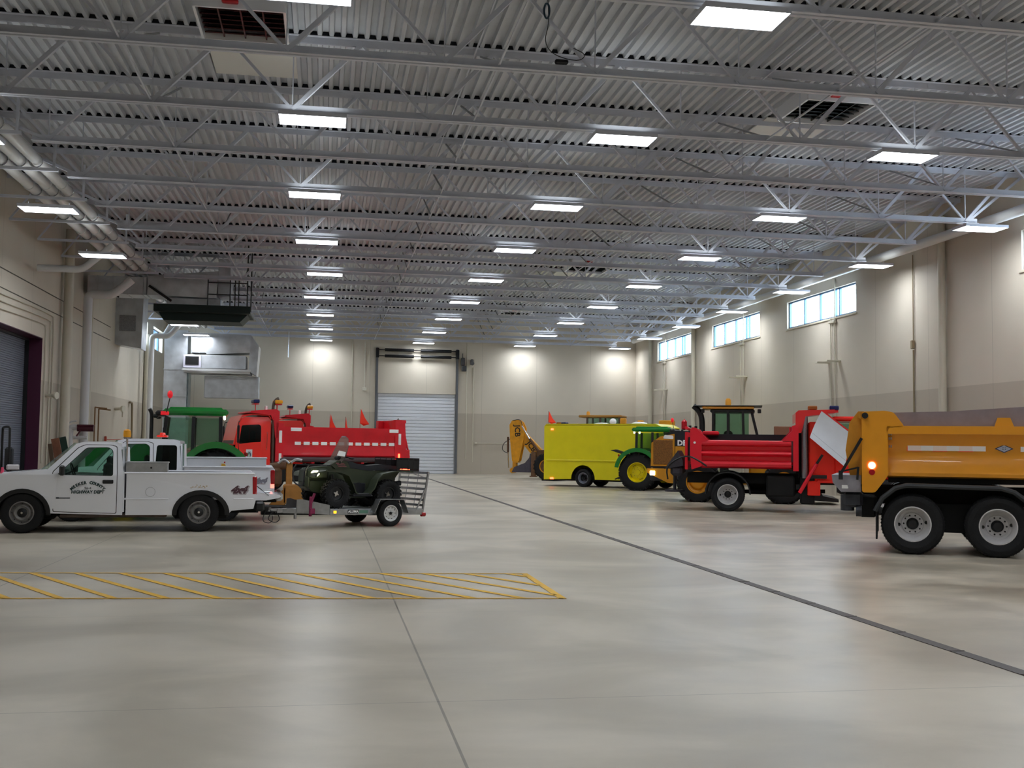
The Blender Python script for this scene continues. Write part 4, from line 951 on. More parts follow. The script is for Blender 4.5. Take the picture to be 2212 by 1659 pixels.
one('exhaust_stack', BLACK, lambda b: b.tube(smooth_path([(.12, -.5, 2.3), (.12, -.5, 2.9), (.0, -.5, 3.15), (-.18, -.5, 3.3)]), .1, 12), LD)
one('hood_fittings', [BLACK, M('filler_red', '#d81828', .3)], lambda b: (b.mat(1).lathe([(.0, 0), (.1, .05), (.1, .3), (.0, .4)], (-.5, -.4, 2.45), (0, 0, 1), 12), b.mat(0).cyl((-.3, -.4, 2.4), (-.3, -.4, 2.62), .05), b.cyl((-.1, -.4, 2.4), (-.1, -.4, 2.6), .05)), LD)
one('loader_bucket', BLACK, lambda b: b.plate([(3.7, .15), (4.6, .1), (4.6, .2), (4.1, .3), (3.9, .7), (4.0, 1.1), (3.7, 1.1)], lambda u, v, w: (u, w, v), -1.2, 1.2), LD)

# ------------------------------------------------------------------ red single-axle dump truck, right side
R2 = empty('dump_truck', (11.98, 31.2, 0), radians(-22), 'red dump truck with ribbed box and folded white wing plow blade', 'dump truck')
RB = M('ribbed_red', '#e8102a', .4, coat=.15)
for s in (1, -1):
    wheel(R2, 0, s*.95, .49, .5, .29, s, 'white'); wheel(R2, 4.4, s*1.0, .49, .28, .29, s, 'white')
    def s2(b):
        prof = [(1.25, 1.04), (1.3, 1.17), (1.38, 1.2), (1.45, 1.16), (1.47, 1.0), (1.6, 1.02), (1.63, 1.15), (1.68, 1.2), (1.74, 1.16), (1.77, 1.0), (1.89, 1.02), (1.93, 1.17), (1.98, 1.2), (2.04, 1.19), (2.07, 1.1), (2.07, .93), (1.25, .93)]
        b.plate(prof, lambda u, v, w: (w, s*v, u), -.75, 1.8)
    bs = one('box_side', RB, s2, R2)
    def p2(b):
        b.prism([(-1.08, 1.6), (-1.08, 2.36), (-1.02, 2.44), (-.9, 2.42), (-.55, 2.07), (-.75, 2.0), (-.75, 1.3), (-1.04, 1.2)], s*1.1-.1, s*1.1+.1)
        pass
    def p3(b):
        b.prism([(1.55, 2.06), (1.82, 2.36), (1.82, 2.5), (2.0, 2.55), (2.0, 1.2), (1.85, 1.2), (1.85, 2.06)], s*1.1-.1, s*1.1+.1)
    one('corner_post', RB, p2, R2); one('corner_post', RB, p3, R2)
    one('marker_lens', REFL, lambda b: b.cyl((-.95, s*1.2, 1.99), (-.95, s*1.215, 1.99), .035), bs)
    one('fender', BLACK, lambda b: b.prism(arc(0, .5, .66, 0, 180, 14)+arc(0, .5, .62, 180, 0, 14), s*.95-.28, s*.95+.28), R2)
one('box_liner', M('liner_black', '#101018', .6), lambda b: (b.box((.4, 1.1, 1.85), (2.9, .06, .85)), b.box((.4, 0, 1.3), (3.0, 2.0, .1)), b.box((1.88, 0, 1.9), (.06, 2.1, .9)), b.box((-1.1, 0, 1.8), (.06, 2.1, .7))), R2)
one('tailgate', RB, lambda b: (b.box((-1.2, 0, 1.75), (.08, 2.1, 1.1)), b.cyl((-1.2, -1.1, 2.42), (-1.2, 1.1, 2.42), .05), b.box((-.55, .9, 2.3), (.5, .5, .12), .03)), R2)
one('salt_spinner', M('spinner_grey', '#3a3740', .7, var=(7, .3)), lambda b: (b.box((-1.5, 0, 1.15), (.35, 1.9, .3), .08), b.prism([(-1.45, 1.75), (-1.3, 1.45), (-1.3, 1.3), (-1.85, 1.2), (-1.7, 1.4)], -1.0, 1.0), b.cyl((-1.6, 0, .5), (-1.6, 0, .56), .3), b.cyl((-1.6, 0, .5), (-1.6, 0, 1.1), .05)), R2)
one('hydraulic_hose', BLACK, lambda b: b.tube(smooth_path([(-1.75, -.9, .9), (-1.8, -1.0, 1.3), (-1.2, -1.2, 1.65), (-.8, -1.2, 1.45), (-.6, -1.2, 1.3)]), .025, 6), R2)
def cs2(b):
    b.prism([(1.92, 2.3), (1.92, 2.88), (2.0, 2.95), (3.0, 2.98), (3.12, 2.9), (2.7, 2.84), (2.2, 2.78), (2.08, 2.3)], -1.15, -.95)
    b.prism([(1.92, 2.6), (1.92, 2.88), (2.02, 2.95), (3.12, 2.98), (3.12, 2.92), (2.15, 2.8)], -.95, 1.15)
one('cab_shield', M('red_edge', '#e51c22', .35, coat=.5), cs2, R2)
one('beacon', AMB if False else M('amber_dark', '#9a5a20', .3), lambda b: b.box((2.4, -.9, 3.03), (.26, .35, .12), .02), R2)
one('beacon', M('beacon_blue', '#16245a', .3), lambda b: b.box((3.0, -.9, 3.03), (.26, .35, .12), .02), R2)
one('exhaust_stack', M('perforated_chrome', '#9a9aa2', .35, .8, var=(90, .4)), lambda b: (b.cyl((2.17, -1.05, 1.0), (2.17, -1.05, 2.55), .085), b.cyl((2.17, -1.05, 2.55), (2.17, -1.05, 2.78), .1)), R2)
def cab2(b):
    b.box((2.66, 0, 1.75), (.75, 2.1, 1.75), .04); b.box((3.7, 0, 1.55), (1.5, 2.1, 1.1), .08); b.box((3.65, 0, 2.72), (1.4, 2.0, .14), .05)
    b.box((2.42, -1.05, .72), (.36, .24, .42), .02); b.box((2.9, -1.05, .92), (.8, .24, .1), .02); b.prism([(4.4, 1.0), (4.4, 1.8), (5.5, 1.65), (5.6, 1.0)], -.8, .8)
    for s in (-1, 1):
        for x in (3.0, 4.35): b.bar((x, s*.98, 2.0), (x-.0, s*.95, 2.65), .1, .08)
one('cab', M('red_cab_paint', '#ea2a1c', .28), cab2, R2)
one('cab_glass', GLASSG, lambda b: b.box((3.7, -1.0, 2.35), (1.3, .01, .55)), R2); one('cab_glass', GLASSG, lambda b: b.box((3.7, 1.0, 2.35), (1.3, .01, .55)), R2)
def c2(b):
    for s in (-1, 1): b.box((2.0, s*.45, .95), (6.4, .1, .3))
    b.cyl((0, -.9, .49), (0, .9, .49), .12); b.box((1.5, -.75, .75), (.8, .5, .6), .04); b.box((2.25, -.9, .65), (.4, .4, .8), .04); b.box((1.3, .8, .7), (1.4, .4, .5)); b.box((3.8, 0, .75), (1.2, 1.6, .4)); b.cyl((4.4, -.9, .49), (4.4, .9, .49), .1)
    b.cyl((.4, -.1, .55), (2.8, -.1, .6), .06); b.box((2.15, 0, 1.8), (.3, 1.7, 1.6))
one('chassis', CHASSIS, c2, R2)
WB = M('blade_white', '#d6d8de', .35, var=(2, .06))
def blade(b):
    # curved mouldboard; s along the length, t across its height
    A = Vector((2.64, -1.22, 2.93)); Bv = Vector((3.5, -1.3, 2.24)); C0 = Vector((2.3, -1.4, 2.17)); D = Vector((3.25, -1.48, 1.35))
    n = 10; vs = []
    for off in (0, .03):
        for i in range(n+1):
            t = i/n; bow = sin(pi*t)*.16
            for p, q in ((A, C0), (Bv, D)):
                c = p.lerp(q, t)+Vector((-.12, .5, .05))*bow*.8+Vector((0, off, 0)); vs.append(c)
    fs = []; m = 2*(n+1)
    for i in range(n):
        a = 2*i; fs += [(a, a+1, a+3, a+2), (m+a, m+a+2, m+a+3, m+a+1), (a, a+2, m+a+2, m+a), (a+1, m+a+1, m+a+3, a+3)]
    fs += [(0, m, m+1, 1), (2*n, 2*n+1, m+2*n+1, m+2*n)]
    b.add(vs, fs)
bl = one('wing_plow_blade', WB, blade, R2)
one('blade_edge', M('red_edge', '#e51c22', .35), lambda b: b.bar((2.65, -1.19, 2.95), (3.52, -1.27, 2.26), .04, .04), bl)
one('cutting_edge_seam', M('seam_grey', '#8b8e96', .5), lambda b: b.bar((2.37, -1.44, 2.3), (3.3, -1.51, 1.5), .006, .006), bl)
one('push_arm', RB, lambda b: (b.cyl((2.02, -1.22, .58), (2.5, -1.22, 1.42), .055)), R2)
one('push_arm_bracket', BLACK, lambda b: (b.box((2.55, -1.2, 1.05), (.45, .08, .1)), b.bar((2.46, -1.22, 1.36), (2.66, -1.22, 1.68), .09, .07)), R2)
f2 = flag((15.55, 31.5, 2.0), .3, .2, 'tiny red flag above the rim of the red ribbed dump box', 0)
one2 = tag(one('marker_stake', PIPEW, lambda b: b.cyl((17.1, 37.0, 0), (17.1, 37.0, 2.85), .05)), 'white round stake standing between the red dump truck and right wall', 'stake')
tag(one('brown_board', M('hardboard_brown', '#8a5a44', .7), lambda b: b.box((17.0, 38.6, 1.35), (.75, .06, 2.7), .02)), 'brown upright board behind the yellow loader cab', 'board')

# ------------------------------------------------------------------ orange tandem dump truck at the right edge
OT = empty('dump_truck', (10.7, 18.6, 0), radians(-28.9), 'orange-yellow tandem dump truck with grey liner, cut by the right edge', 'dump truck')
OR = M('highway_orange', '#eb9c16', .38, coat=.4, var=(3, .05)); ORD = M('tailgate_orange', '#c98616', .5, var=(5, .12))
for s in (1, -1):
    for x in (0, 1.37): wheel(OT, x, s*.97, .525, .5, .3, s, 'white')
    wheel(OT, 5.5, s*1.0, .525, .3, .3, s, 'white')
    def so(b):
        prof = [(1.33, 1.0), (1.36, 1.12)]+[(1.42, 1.13)]+[(1.42+.68*t, 1.13-.14*sin(pi*t)) for t in (.05, .15, .3, .5, .7, .85, .95)]+[(2.1, 1.12), (2.1, 1.2), (2.24, 1.2), (2.25, 1.0), (1.42, .93), (1.33, .93)]
        b.plate(prof, lambda u, v, w: (w, s*v, u), -.42, 3.8)
    bs = one('box_side', OR, so, OT)
    def po_(b):
        b.plate(rounded([(-.84, 1.06), (-.84, 2.49), (-.45, 2.51), (-.3, 2.48), (-.12, 2.23), (-.4, 2.2), (-.4, 1.36), (-.62, 1.06)], .04, 2), lambda u, v, w: (u, s*(1.14+w), v), -.16, .06)
    pp = one('corner_post', OR, po_, OT)
    one('tail_light', GLOW_W if s < 0 else REDL, lambda b: b.cyl((-.67, s*1.2, 1.54), (-.67, s*1.22, 1.54), .055, n=16), pp)
    one('lamp_ring', GLOW_RED, lambda b: b.cyl((-.67, s*1.2, 1.54), (-.67, s*1.212, 1.54), .07, n=18), pp)
    one('tail_light', REDL, lambda b: b.cyl((-.67, s*1.2, 1.42), (-.67, s*1.215, 1.42), .052, n=16), pp)
    one('vertical_catch', CHROME, lambda b: [b.box((-.38+.035*k, s*1.14, z), (.02, .03, .05), .004) for z in (2.1, 2.02, 1.88) for k in (0, 1)], pp)
    one('side_bracket', OR, lambda b: b.plate([(1.33, 2.23), (1.38, 2.39), (1.58, 2.39), (1.64, 2.23)], lambda u, v, w: (u, s*(1.12+w), v), -.03, .06), bs)
    def tp_(b):
        for k in range(8):
            b.mat(1 if k % 2 == 0 else 0).box((.42+.26*k+(.0), s*1.03, 1.86), (.26, .012, .09 if k % 2 == 0 else .1))
    one('reflective_tape', [REFL, M('tape_red_white', '#fff0e8', .3)], lambda b: [b.mat(i).box((x, s*1.01, 1.86), (d, .016, .1)) for x, d, i in ((.04, .22, 1), (.25, .2, 0), (.46, .22, 1), (.67, .2, 0), (.88, .22, 1), (1.09, .22, 0), (1.9, .3, 0), (2.2, .3, 1))], bs)
    one('tape_border', M('tape_orange', '#ff6a30', .4), lambda b: [b.box((x, s*1.008, 1.86), (d, .012, .125)) for x, d in ((.04, .25), (.46, .24), (.88, .24))], bs)
    em_ = one('maker_emblem', M('emblem_blue', '#1d2c55', .35), lambda b: b.plate([(1.34, 1.86), (1.49, 1.93), (1.64, 1.86), (1.49, 1.79)], lambda u, v, w: (u, s*(1.02+w), v), -.006, .006), bs)
    one('emblem_inner', M('emblem_silver', '#b9bfd0', .3), lambda b: (b.plate([(1.37, 1.86), (1.49, 1.917), (1.61, 1.86), (1.49, 1.803)], lambda u, v, w: (u, s*(1.028+w), v), -.002, .002, [[(1.43, 1.86), (1.49, 1.888), (1.55, 1.86), (1.49, 1.832)]]), b.box((1.49, s*1.03, 1.86), (.02, .004, .08)), b.box((1.49, s*1.03, 1.86), (.1, .004, .02))), em_)
    one('mud_flap', RUBBER, lambda b: b.box((-.6, s*.97, .55), (.03, .52, .6)), OT)
    def fo(b):
        b.ribbon([(-.62, .74), (-.5, .98), (-.28, 1.17), (-.1, 1.22), (1.42, 1.2), (1.62, 1.14), (1.85, .95), (1.98, .74)], .3, .03)
    f = one('fender', M('fender_black', '#2a2d30', .5), fo, OT); f.location = (0, s*.97, 0)
    one('fender_roll', M('fender_black', '#2a2d30', .5), lambda b: b.tube([(-.62, s*1.25, .74), (-.5, s*1.25, .97), (-.28, s*1.25, 1.15), (-.1, s*1.25, 1.2), (1.42, s*1.25, 1.18), (1.62, s*1.25, 1.12), (1.85, s*1.25, .94), (1.98, s*1.25, .74)], .045, 8), OT)
LG = M('box_liner_grey', '#8d7f82', .8, var=(5, .12))
one('box_liner', LG, lambda b: (b.prism([(-.3, 1.5), (-.3, 2.52), (4.0, 2.52), (4.0, 1.5)], 1.0, 1.06), b.box((1.8, 0, 1.42), (4.4, 2.0, .1)), b.box((3.98, 0, 2.1), (.08, 2.1, 1.1)), b.prism([(-.1, 2.2), (-.3, 2.48), (.6, 2.5), (1.8, 2.58), (3.8, 2.66), (3.8, 2.2)], -1.08, -1.03)), OT)
def tgo(b):
    b.prism([(-.86, 1.2), (-1.04, 1.3), (-1.12, 1.8), (-1.05, 2.3), (-.9, 2.5), (-.8, 2.5), (-.8, 1.2)], -1.1, 1.1); b.box((-.98, 0, 2.25), (.16, 2.1, .05)); b.cyl((-.86, -1.2, 2.42), (-.86, 1.2, 2.42), .05)
one('tailgate', ORD, tgo, OT)
one('tarp_roller', BLACK, lambda b: b.cyl((-.78, -1.3, 2.42), (-.78, -1.2, 2.42), .055, n=12), OT)
one('gate_strut', BLACK, lambda b: b.bar((-.84, -1.24, 2.02), (-1.2, -1.24, 1.38), .05, .05), OT)
one('spreader_linkage', BLACK, lambda b: (b.bar((-1.2, -1.2, 1.42), (-.9, -1.2, 1.5), .03, .03), b.bar((-.9, -1.2, 1.51), (-.92, -1.2, 1.28), .04, .04), b.box((-1.2, -1.22, 1.36), (.07, .06, .16))), OT)
SG = M('spreader_grey', '#9b98a0', .5, .4, var=(6, .15))
sp_ = one('salt_spreader', SG, lambda b: (b.prism([(-.86, 1.36), (-.86, 1.06), (-1.2, 1.06), (-1.34, 1.22), (-1.36, 1.36)], -1.15, .9), b.cyl((-.98, -1.18, 1.2), (-.98, -1.15, 1.2), .11)), OT)
one('data_plate', REFL, lambda b: b.box((-1.13, -1.155, 1.15), (.11, .01, .06)), sp_)
one('spinner_motor', M('motor_grey', '#3b3d44', .5, .4, var=(8, .3)), lambda b: (b.box((-1.0, -.5, .92), (.34, 1.1, .28), .05), b.cyl((-1.1, -.9, .72), (-1.1, -.9, 1.0), .12), b.cyl((-.95, -1.0, .72), (-.85, -1.0, .72), .1)), OT)
def co(b):
    for s in (-1, 1): b.box((2.8, s*.45, 1.0), (7.6, .1, .32))
    for x in (0, 1.37, 5.5): b.cyl((x, -.9, .525), (x, .9, .525), .12); b.cyl((x, -.2, .525), (x, .2, .525), .24)
    b.box((.7, 0, .7), (1.2, .9, .3), .05); b.box((2.9, -.8, .8), (1.1, .45, .6), .05); b.box((-.75, 0, .8), (.3, 1.6, .4), .04); b.box((1.8, 0, 1.3), (4.4, 1.9, .12))
    for s in (-1, 1): b.box((.69, s*.68, .62), (1.0, .1, .5))
one('chassis', CHASSIS, co, OT)
def cbo(b): b.box((4.7, 0, 1.85), (1.4, 2.2, 1.6), .1); b.prism([(5.3, 1.0), (5.3, 1.75), (6.5, 1.65), (6.6, 1.0)], -.9, .9); b.prism([(3.9, 2.75), (3.9, 2.9), (5.6, 2.86), (5.6, 2.8)], -1.15, 1.15)
one('cab', OR, cbo, OT)
one('cab_glass', GLASSD, lambda b: [b.box((4.7, s*1.105, 2.25), (1.0, .01, .6)) for s in (-1,)], OT)
# ------------------------------------------------------------------ doors
GRD_ = M('grey_roll_up_door', '#7c8290', .5, .2)
def slats(b):
    z = 0
    while z < DLH+.1: b.box((XL-.58, (DL0+DL1)/2, z+.036), (.03, DL1-DL0+.1, .062), .008); z += .075
    b.box((XL-.6, (DL0+DL1)/2, DLH/2), (.01, DL1-DL0+.2, DLH+.2))
struct(one('door_1', GRD_, slats))
def tagstruct(o, n=None): o['kind'] = 'structure'; return o
MAR = M('maroon_jamb_paint', '#44102f', .5)
tagstruct(one('trim_5', MAR, lambda b: (b.box((XL-.3, DL1-.01, DLH/2), (.62, .03, DLH)), b.box((XL-.3, (DL0+DL1)/2, DLH-.01), (.62, DL1-DL0, .03)), b.box((XL-.3, DL0+.01, DLH/2), (.62, .03, DLH)))))
tagstruct(one('trim_6', BLACK, lambda b: (b.box((XL-.5, DL1-.04, DLH/2), (.14, .05, DLH)), b.box((XL-.5, (DL0+DL1)/2, DLH-.06), (.14, DL1-DL0, .08)))))
def secd(b):
    n = 24; h = FDH/n
    for i in range(n):
        z = i*h; big = i % 2 == 0
        b.box(((FD0+FD1)/2, YF+.12, z+h/2), (FD1-FD0-.1, .05, h-.03), .01)
    b.box(((FD0+FD1)/2, YF+.17, FDH/2), (FD1-FD0, .03, FDH))
    for i in range(1, n, 2):
        for k in (.25, .5, .75):
            b.box((FD0+(FD1-FD0)*k, YF+.085, (i+.5)*h), (.03, .03, .06))
d2 = struct(one('door_2', M('white_sectional_door', '#dfe3ec', .35), secd))
def trk(x): return lambda b: (b.box((x, YF-.08, 4.1), (.1, .12, 8.1)), b.box((x, YF-.02, 4.1), (.16, .03, 8.1)))
TRK = M('track_steel', '#6f7278', .45, .6)
for s, x in ((1, FD0-.06), (2, FD1+.06)): one('door_track', TRK, trk(x), d2)
def spr(b):
    for z in (8.0, 7.6):
        b.cyl((FD0, YF-.25, z), (FD1, YF-.25, z), .03)
        for a, c in ((.42, 2.3), (2.75, 4.75)): b.cyl((FD0+a, YF-.25, z), (FD0+c, YF-.25, z), .1)
    b.box((FD0-.05, YF-.2, 7.8), (.2, .3, .6)); b.box((FD1+.05, YF-.2, 7.8), (.2, .3, .6))
one('torsion_spring', M('spring_black', '#1a1b1f', .5, .5), spr, d2)
tag(one('door_operator', M('operator_grey', '#4a4b4e', .5, .4), lambda b: (b.box((8.72, YF-.15, 7.35), (.24, .28, .5), .03), b.box((8.8, YF-.15, 6.9), (.3, .25, .35), .03), b.cyl((8.7, YF-.15, 7.0), (8.7, YF-.15, 7.9), .02))), 'dark motor operator box high beside the far white door', 'door operator')
tag(one('wall_horn', M('horn_grey', '#55565a', .5), lambda b: (b.box((9.32, YF-.1, 7.35), (.2, .2, .36), .04), b.cyl((9.32, YF-.2, 7.25), (9.32, YF-.3, 7.25), .09, .13))), 'small grey wall horn to the right of the door operator', 'alarm')
tag(one('control_box', M('box_white', '#d8d4c8', .5), lambda b: (b.box((2.35, YF-.08, 5.42), (.26, .12, .2), .02), b.cyl((2.35, YF-.04, 5.5), (2.35, YF-.04, 8.5), .018))), 'small white box with conduit on the far wall, left of white door', 'electrical box')
tag(one('hose_bib_line', PIPEB, lambda b: (b.cyl((9.65, YF-.06, 2.03), (12.8, YF-.06, 2.03), .02), b.box((9.65, YF-.1, 2.03), (.14, .14, .14), .02))), 'thin beige water pipe with red tap on the far wall', 'pipe')
def cnd(x, z0, z1, lab): tag(one('conduit', PIPEB, lambda b: b.cyl((x, YF-.04, z0), (x, YF-.04, z1), .03, n=8)), lab, 'conduit', 'wall conduits')
cnd(9.45, .8, 7.0, 'beige conduit dropping from the grey wall horn'); cnd(9.0, 1.0, 8.6, 'beige conduit just right of the far white door'); cnd(1.55, .5, 8.6, 'beige conduit on the far wall behind the red trucks')
tag(one('hanging_rod', CHROME, lambda b: b.cyl((-2.35, 66.0, 7.0), (-2.35, 66.0, 8.55), .03)), 'thin white rod hanging from the far roof joists', 'rod')

# ------------------------------------------------------------------ floor drain and painted hatching
tag(one('trench_drain', M('drain_grate', '#5a5452', .6, .3, var=(30, .2)), lambda b: (b.box((5.61, 34.0, .002), (.13, 72.0, .008)), [b.box((5.61, -1+1.0*k, .008), (.13, .02, .004)) for k in range(70)])), 'narrow dark trench drain running from the near right to far wall', 'floor drain')
YPM = M('floor_line_yellow', '#e6b21c', .55, var=(9, .12))
def hat(b):
    z = .004; fy = lambda x: 15.12+(2.8-x)*.077; ny = lambda x: 12.63+(2.8-x)*.077
    def ln(p, q, w_): b.plate([(0, 0), (1, 0), (1, 1), (0, 1)], lambda u, v, w: tuple(Vector((*p, z)).lerp(Vector((*q, z)), u)+Vector((-(Vector(q)-Vector(p)).normalized().y, (Vector(q)-Vector(p)).normalized().x, 0))*(v-.5)*w_+Vector((0, 0, w))), 0, .002)
    ln((-9.9, ny(-9.9)), (2.8, ny(2.8)), .055); ln((-9.9, fy(-9.9)), (2.8, fy(2.8)), .055); ln((2.79, ny(2.8)-.03), (2.79, fy(2.8)+.03), .09)
    for k in range(-18, 4):
        xf = .79+.585*k; xn = xf+1.55
        p = Vector((xf, fy(xf))); q = Vector((xn, ny(xn)))
        if q.x > 2.76: q = p.lerp(q, (2.76-p.x)/(q.x-p.x))
        ln(tuple(p), tuple(q), .088)
tag(one('floor_marking', YPM, hat), 'yellow hatched rectangle painted across the floor in front of the pickups', 'floor marking')

# ------------------------------------------------------------------ pipes along the left side
for k, (x, z) in enumerate(((-8.3, 8.9), (-7.85, 8.92), (-7.45, 8.95))):
    lab = ['white overhead pipe nearest the left wall', 'middle of the three white overhead pipes by the left wall', 'white overhead pipe furthest from the left wall'][k]
    tag(one('overhead_pipe', PIPEW, lambda b: (b.cyl((x, 12, z), (x, 68, z), .14, n=18), [b.cyl((x, y, z), (x, y+.12, z), .16, n=18) for y in (18.5, 25, 31.5, 38, 44.5, 51, 57.5)])), lab, 'pipe', 'overhead pipes')
hp = None
for k in range(15):
    y = J0+JD*k-.1
    def hg(b): b.box((-8.4, 0, 8.7), (3.0, .08, .08)); b.box((-7.0, 0, 9.2), (.06, .06, 1.0)); b.bar((-9.9, 0, 8.7), (-9.0, 0, 9.9), .05, .05)
    if hp is None:
        hp = empty('pipe_hanger', (0, y, 0)); one('crossbar', STEEL, hg, hp); one('clamp', CHROME, lambda b: [b.tube([(x+.17*cos(a), 0, 8.92+.17*sin(a)) for a in [2*pi*i/14 for i in range(14)]], .015, 5, True) for x in (-8.3, -7.85, -7.45)], hp); o = hp
    else: o = copy_tree(hp); o.location.y = y
    tag(o, 'grey trapeze hanger carrying the three white overhead pipes', 'pipe hanger', 'pipe hangers')
tag(one('long_duct_pipe', PIPEW, lambda b: b.cyl((19.9, 20, 8.9), (19.9, 69, 8.9), .16, n=16)), 'white overhead pipe running along the top of the right wall', 'pipe')
def wp_(name, path, r, mt, lab, grp=None): return tag(one(name, mt, lambda b: b.tube(elbow(path), r, 14)), lab, 'pipe', grp)
wp_('wall_pipe', [(-9.82, 43.4, 0), (-9.82, 43.4, 9.9)], .18, PIPEB, 'thick beige pipe standing against the left wall beyond the grey door')
wp_('wall_pipe', [(-9.9, 47.6, 0), (-9.9, 47.6, 8.4)], .14, PIPEB, 'beige pipe just left of the tall white elbowed pipe')
wp_('exhaust_pipe', [(-9.45, 45.0, 0), (-9.45, 45.0, 7.65), (-8.55, 45.0, 7.65), (-7.8, 45.0, 8.3)], .17, PIPEW, 'tall white pipe with elbow branching to the ceiling, near left wall')
wp_('exhaust_pipe', [(-9.85, 38.9, 7.7), (-8.4, 38.9, 7.7), (-7.4, 38.9, 8.6)], .12, PIPEW, 'horizontal white pipe from the left wall bending up to overhead pipes')
wp_('exhaust_pipe', [(-9.5, 61.3, .4), (-9.5, 61.3, 7.62), (-8.6, 61.3, 7.62), (-7.9, 61.3, 8.5)], .15, PIPEW, 'far tall white pipe with elbow beside the galvanised duct')
wp_('exhaust_pipe', [(-8.9, 61.45, 7.62), (-8.35, 61.45, 8.6)], .13, PIPEW, 'short slanted white branch above the far elbowed pipe')
wp_('wall_pipe', [(-9.9, 62.6, 0), (-9.9, 62.6, 7.8)], .17, PIPEB, 'far beige pipe on the left wall beyond the white elbowed pipe')
# valve set below the first tall white pipe
vs_ = empty('valve_station', (-9.1, 44.5, 0), 0, 'white pipework with dark red valve near the foot of the tall white pipe', 'valve')
one('pipe_loop', PIPEW, lambda b: (b.tube(smooth_path([(-.75, 0, 0), (-.75, 0, 2.25), (-.7, 0, 2.35), (-.45, 0, 2.35)]), .12, 10), b.cyl((-.6, 0, 1.95), (-.1, 0, 1.95), .07), b.tube(smooth_path([(-.85, -.05, 1.6), (-.85, -.05, 2.55), (-.5, -.05, 2.6)]), .03, 6)), vs_)
one('valve_body', M('valve_maroon', '#4c1024', .45), lambda b: (b.cyl((-.45, -.1, 2.3), (.15, -.1, 2.3), .11), b.box((-.15, -.1, 2.42), (.62, .2, .08), .02), b.cyl((-.3, -.2, 2.25), (-.45, -.25, 2.0), .03)), vs_)
for k, z in ((7, 7.17), (8, 6.56)): tagstruct(one('trim_%d' % k, M('joint_dark', '#5c584e', .8), lambda b: b.box((XL+.003, 44, z), (.008, 18, .035))))
# conduits over the left door
def cw(pts, r=.025): return lambda b: b.tube(smooth_path(pts, 3), r, 6)
tag(one('conduit', PIPEB, cw([(XL+.04, 30, 6.25), (XL+.04, 42.0, 6.48), (XL+.04, 42.3, 6.3), (XL+.04, 42.3, .4)])), 'upper beige conduit above the grey door that turns down beside it', 'conduit')
tag(one('conduit', PIPEB, cw([(XL+.04, 30, 6.02), (XL+.04, 41.6, 6.25), (XL+.04, 41.9, 6.1), (XL+.04, 41.9, .4)])), 'second beige conduit above the grey door, next to the upper one', 'conduit')
tag(one('conduit', PIPEB, cw([(XL+.04, 30, 5.75), (XL+.04, 41.0, 6.02), (XL+.04, 41.2, 5.9), (XL+.04, 41.2, 1.0)])), 'lowest beige conduit directly over the grey door', 'conduit')
tag(one('wall_horn', PIPEB, lambda b: (b.cyl((XL, 41.6, 3.45), (XL+.3, 41.5, 3.45), .07), b.lathe([(.05, 0), (.13, .12), (.13, .2), (.0, .2)], (XL+.25, 41.5, 3.45), (.9, -.4, 0), 14))), 'white round wall fixture beside the grey door', 'wall fixture')
tag(one('wall_horn', PIPEB, lambda b: (b.cyl((XL, 54.7, 3.4), (XL+.3, 54.6, 3.4), .08), b.lathe([(.05, 0), (.16, .12), (.16, .22), (.0, .22)], (XL+.25, 54.6, 3.4), (.9, -.4, 0), 14), b.box((XL+.4, 54.5, 3.2), (.06, .06, .4)))), 'white round wall fixture with dark cord further along the left wall', 'wall fixture')
for x0, y, z0, z1, n_, lab in ((XL+.12, 49.6, 1.2, 3.3, 'long_handled_tool', 'wooden-handled tool leaning on the left wall beside the white pipe'), (XL+.2, 50.0, 1.2, 3.25, 'long_handled_tool', 'second wooden-handled tool right beside the first')):
    tag(one(n_, M('tool_wood', '#8d6a48', .7), lambda b: (b.bar((x0, y, 0), (x0, y, z1), .05, .05), b.bar((x0, y-.1, z1), (x0+.5, y, z1-.05), .08, .06))), lab, 'tool', 'wall tools')
tag(one('standpipe', M('brown_pipe', '#77694f', .6), cw([(XL+.15, 58.6, 0), (XL+.15, 58.6, 3.8), (XL+.1, 58.5, 3.85), (XL+.1, 58.1, 3.85)], .06)), 'brown upright pipe on the left wall above the green tractor hood', 'pipe')
tag(one('red_tap', M('tap_red', '#b0402c', .5), lambda b: (b.box((XL+.1, 52.2, 1.95), (.1, .14, .22), .02), b.cyl((XL+.05, 52.3, 1.92), (XL+.05, 58.4, 1.92), .02))), 'small orange-red tap with thin pipe low on the left wall', 'tap')
# corner clutter
for k, (p0, p1, c, w_, lab) in enumerate((((-9.5, 42.4, 0), (-9.85, 42.2, 1.9), '#8a5b46', .28, 'reddish brown board leaning by the thick beige pipe'), ((-9.3, 42.7, 0), (-9.75, 42.75, 1.95), '#1e3a30', .3, 'dark green board leaning by the thick beige pipe'), ((-9.7, 42.0, 0), (-9.95, 41.9, 1.7), '#5b4a3a', .14, 'dark brown plank leaning left of the boards'))):
    tag(one('leaning_board', M('board_%s' % c[1:], c, .7, var=(5, .2)), lambda b: b.bar(p0, p1, .05, w_, (1, 0, 0))), lab, 'board')
MW = empty('riding_mower', (-9.3, 34.0, 0), radians(28), 'black riding mower with roll bar, at the left edge in front of grey door', 'mower')
one('roll_bar', BLACK, lambda b: b.tube(smooth_path([(0, -.45, .6), (0, -.45, 2.1), (0, -.4, 2.2), (0, .4, 2.2), (0, .45, 2.1), (0, .45, .6)]), .035, 8), MW)
one('seat', SEATM, lambda b: (b.box((.35, 0, .85), (.5, .6, .14), .05), b.box((.1, 0, 1.25), (.14, .6, .7), .06)), MW)
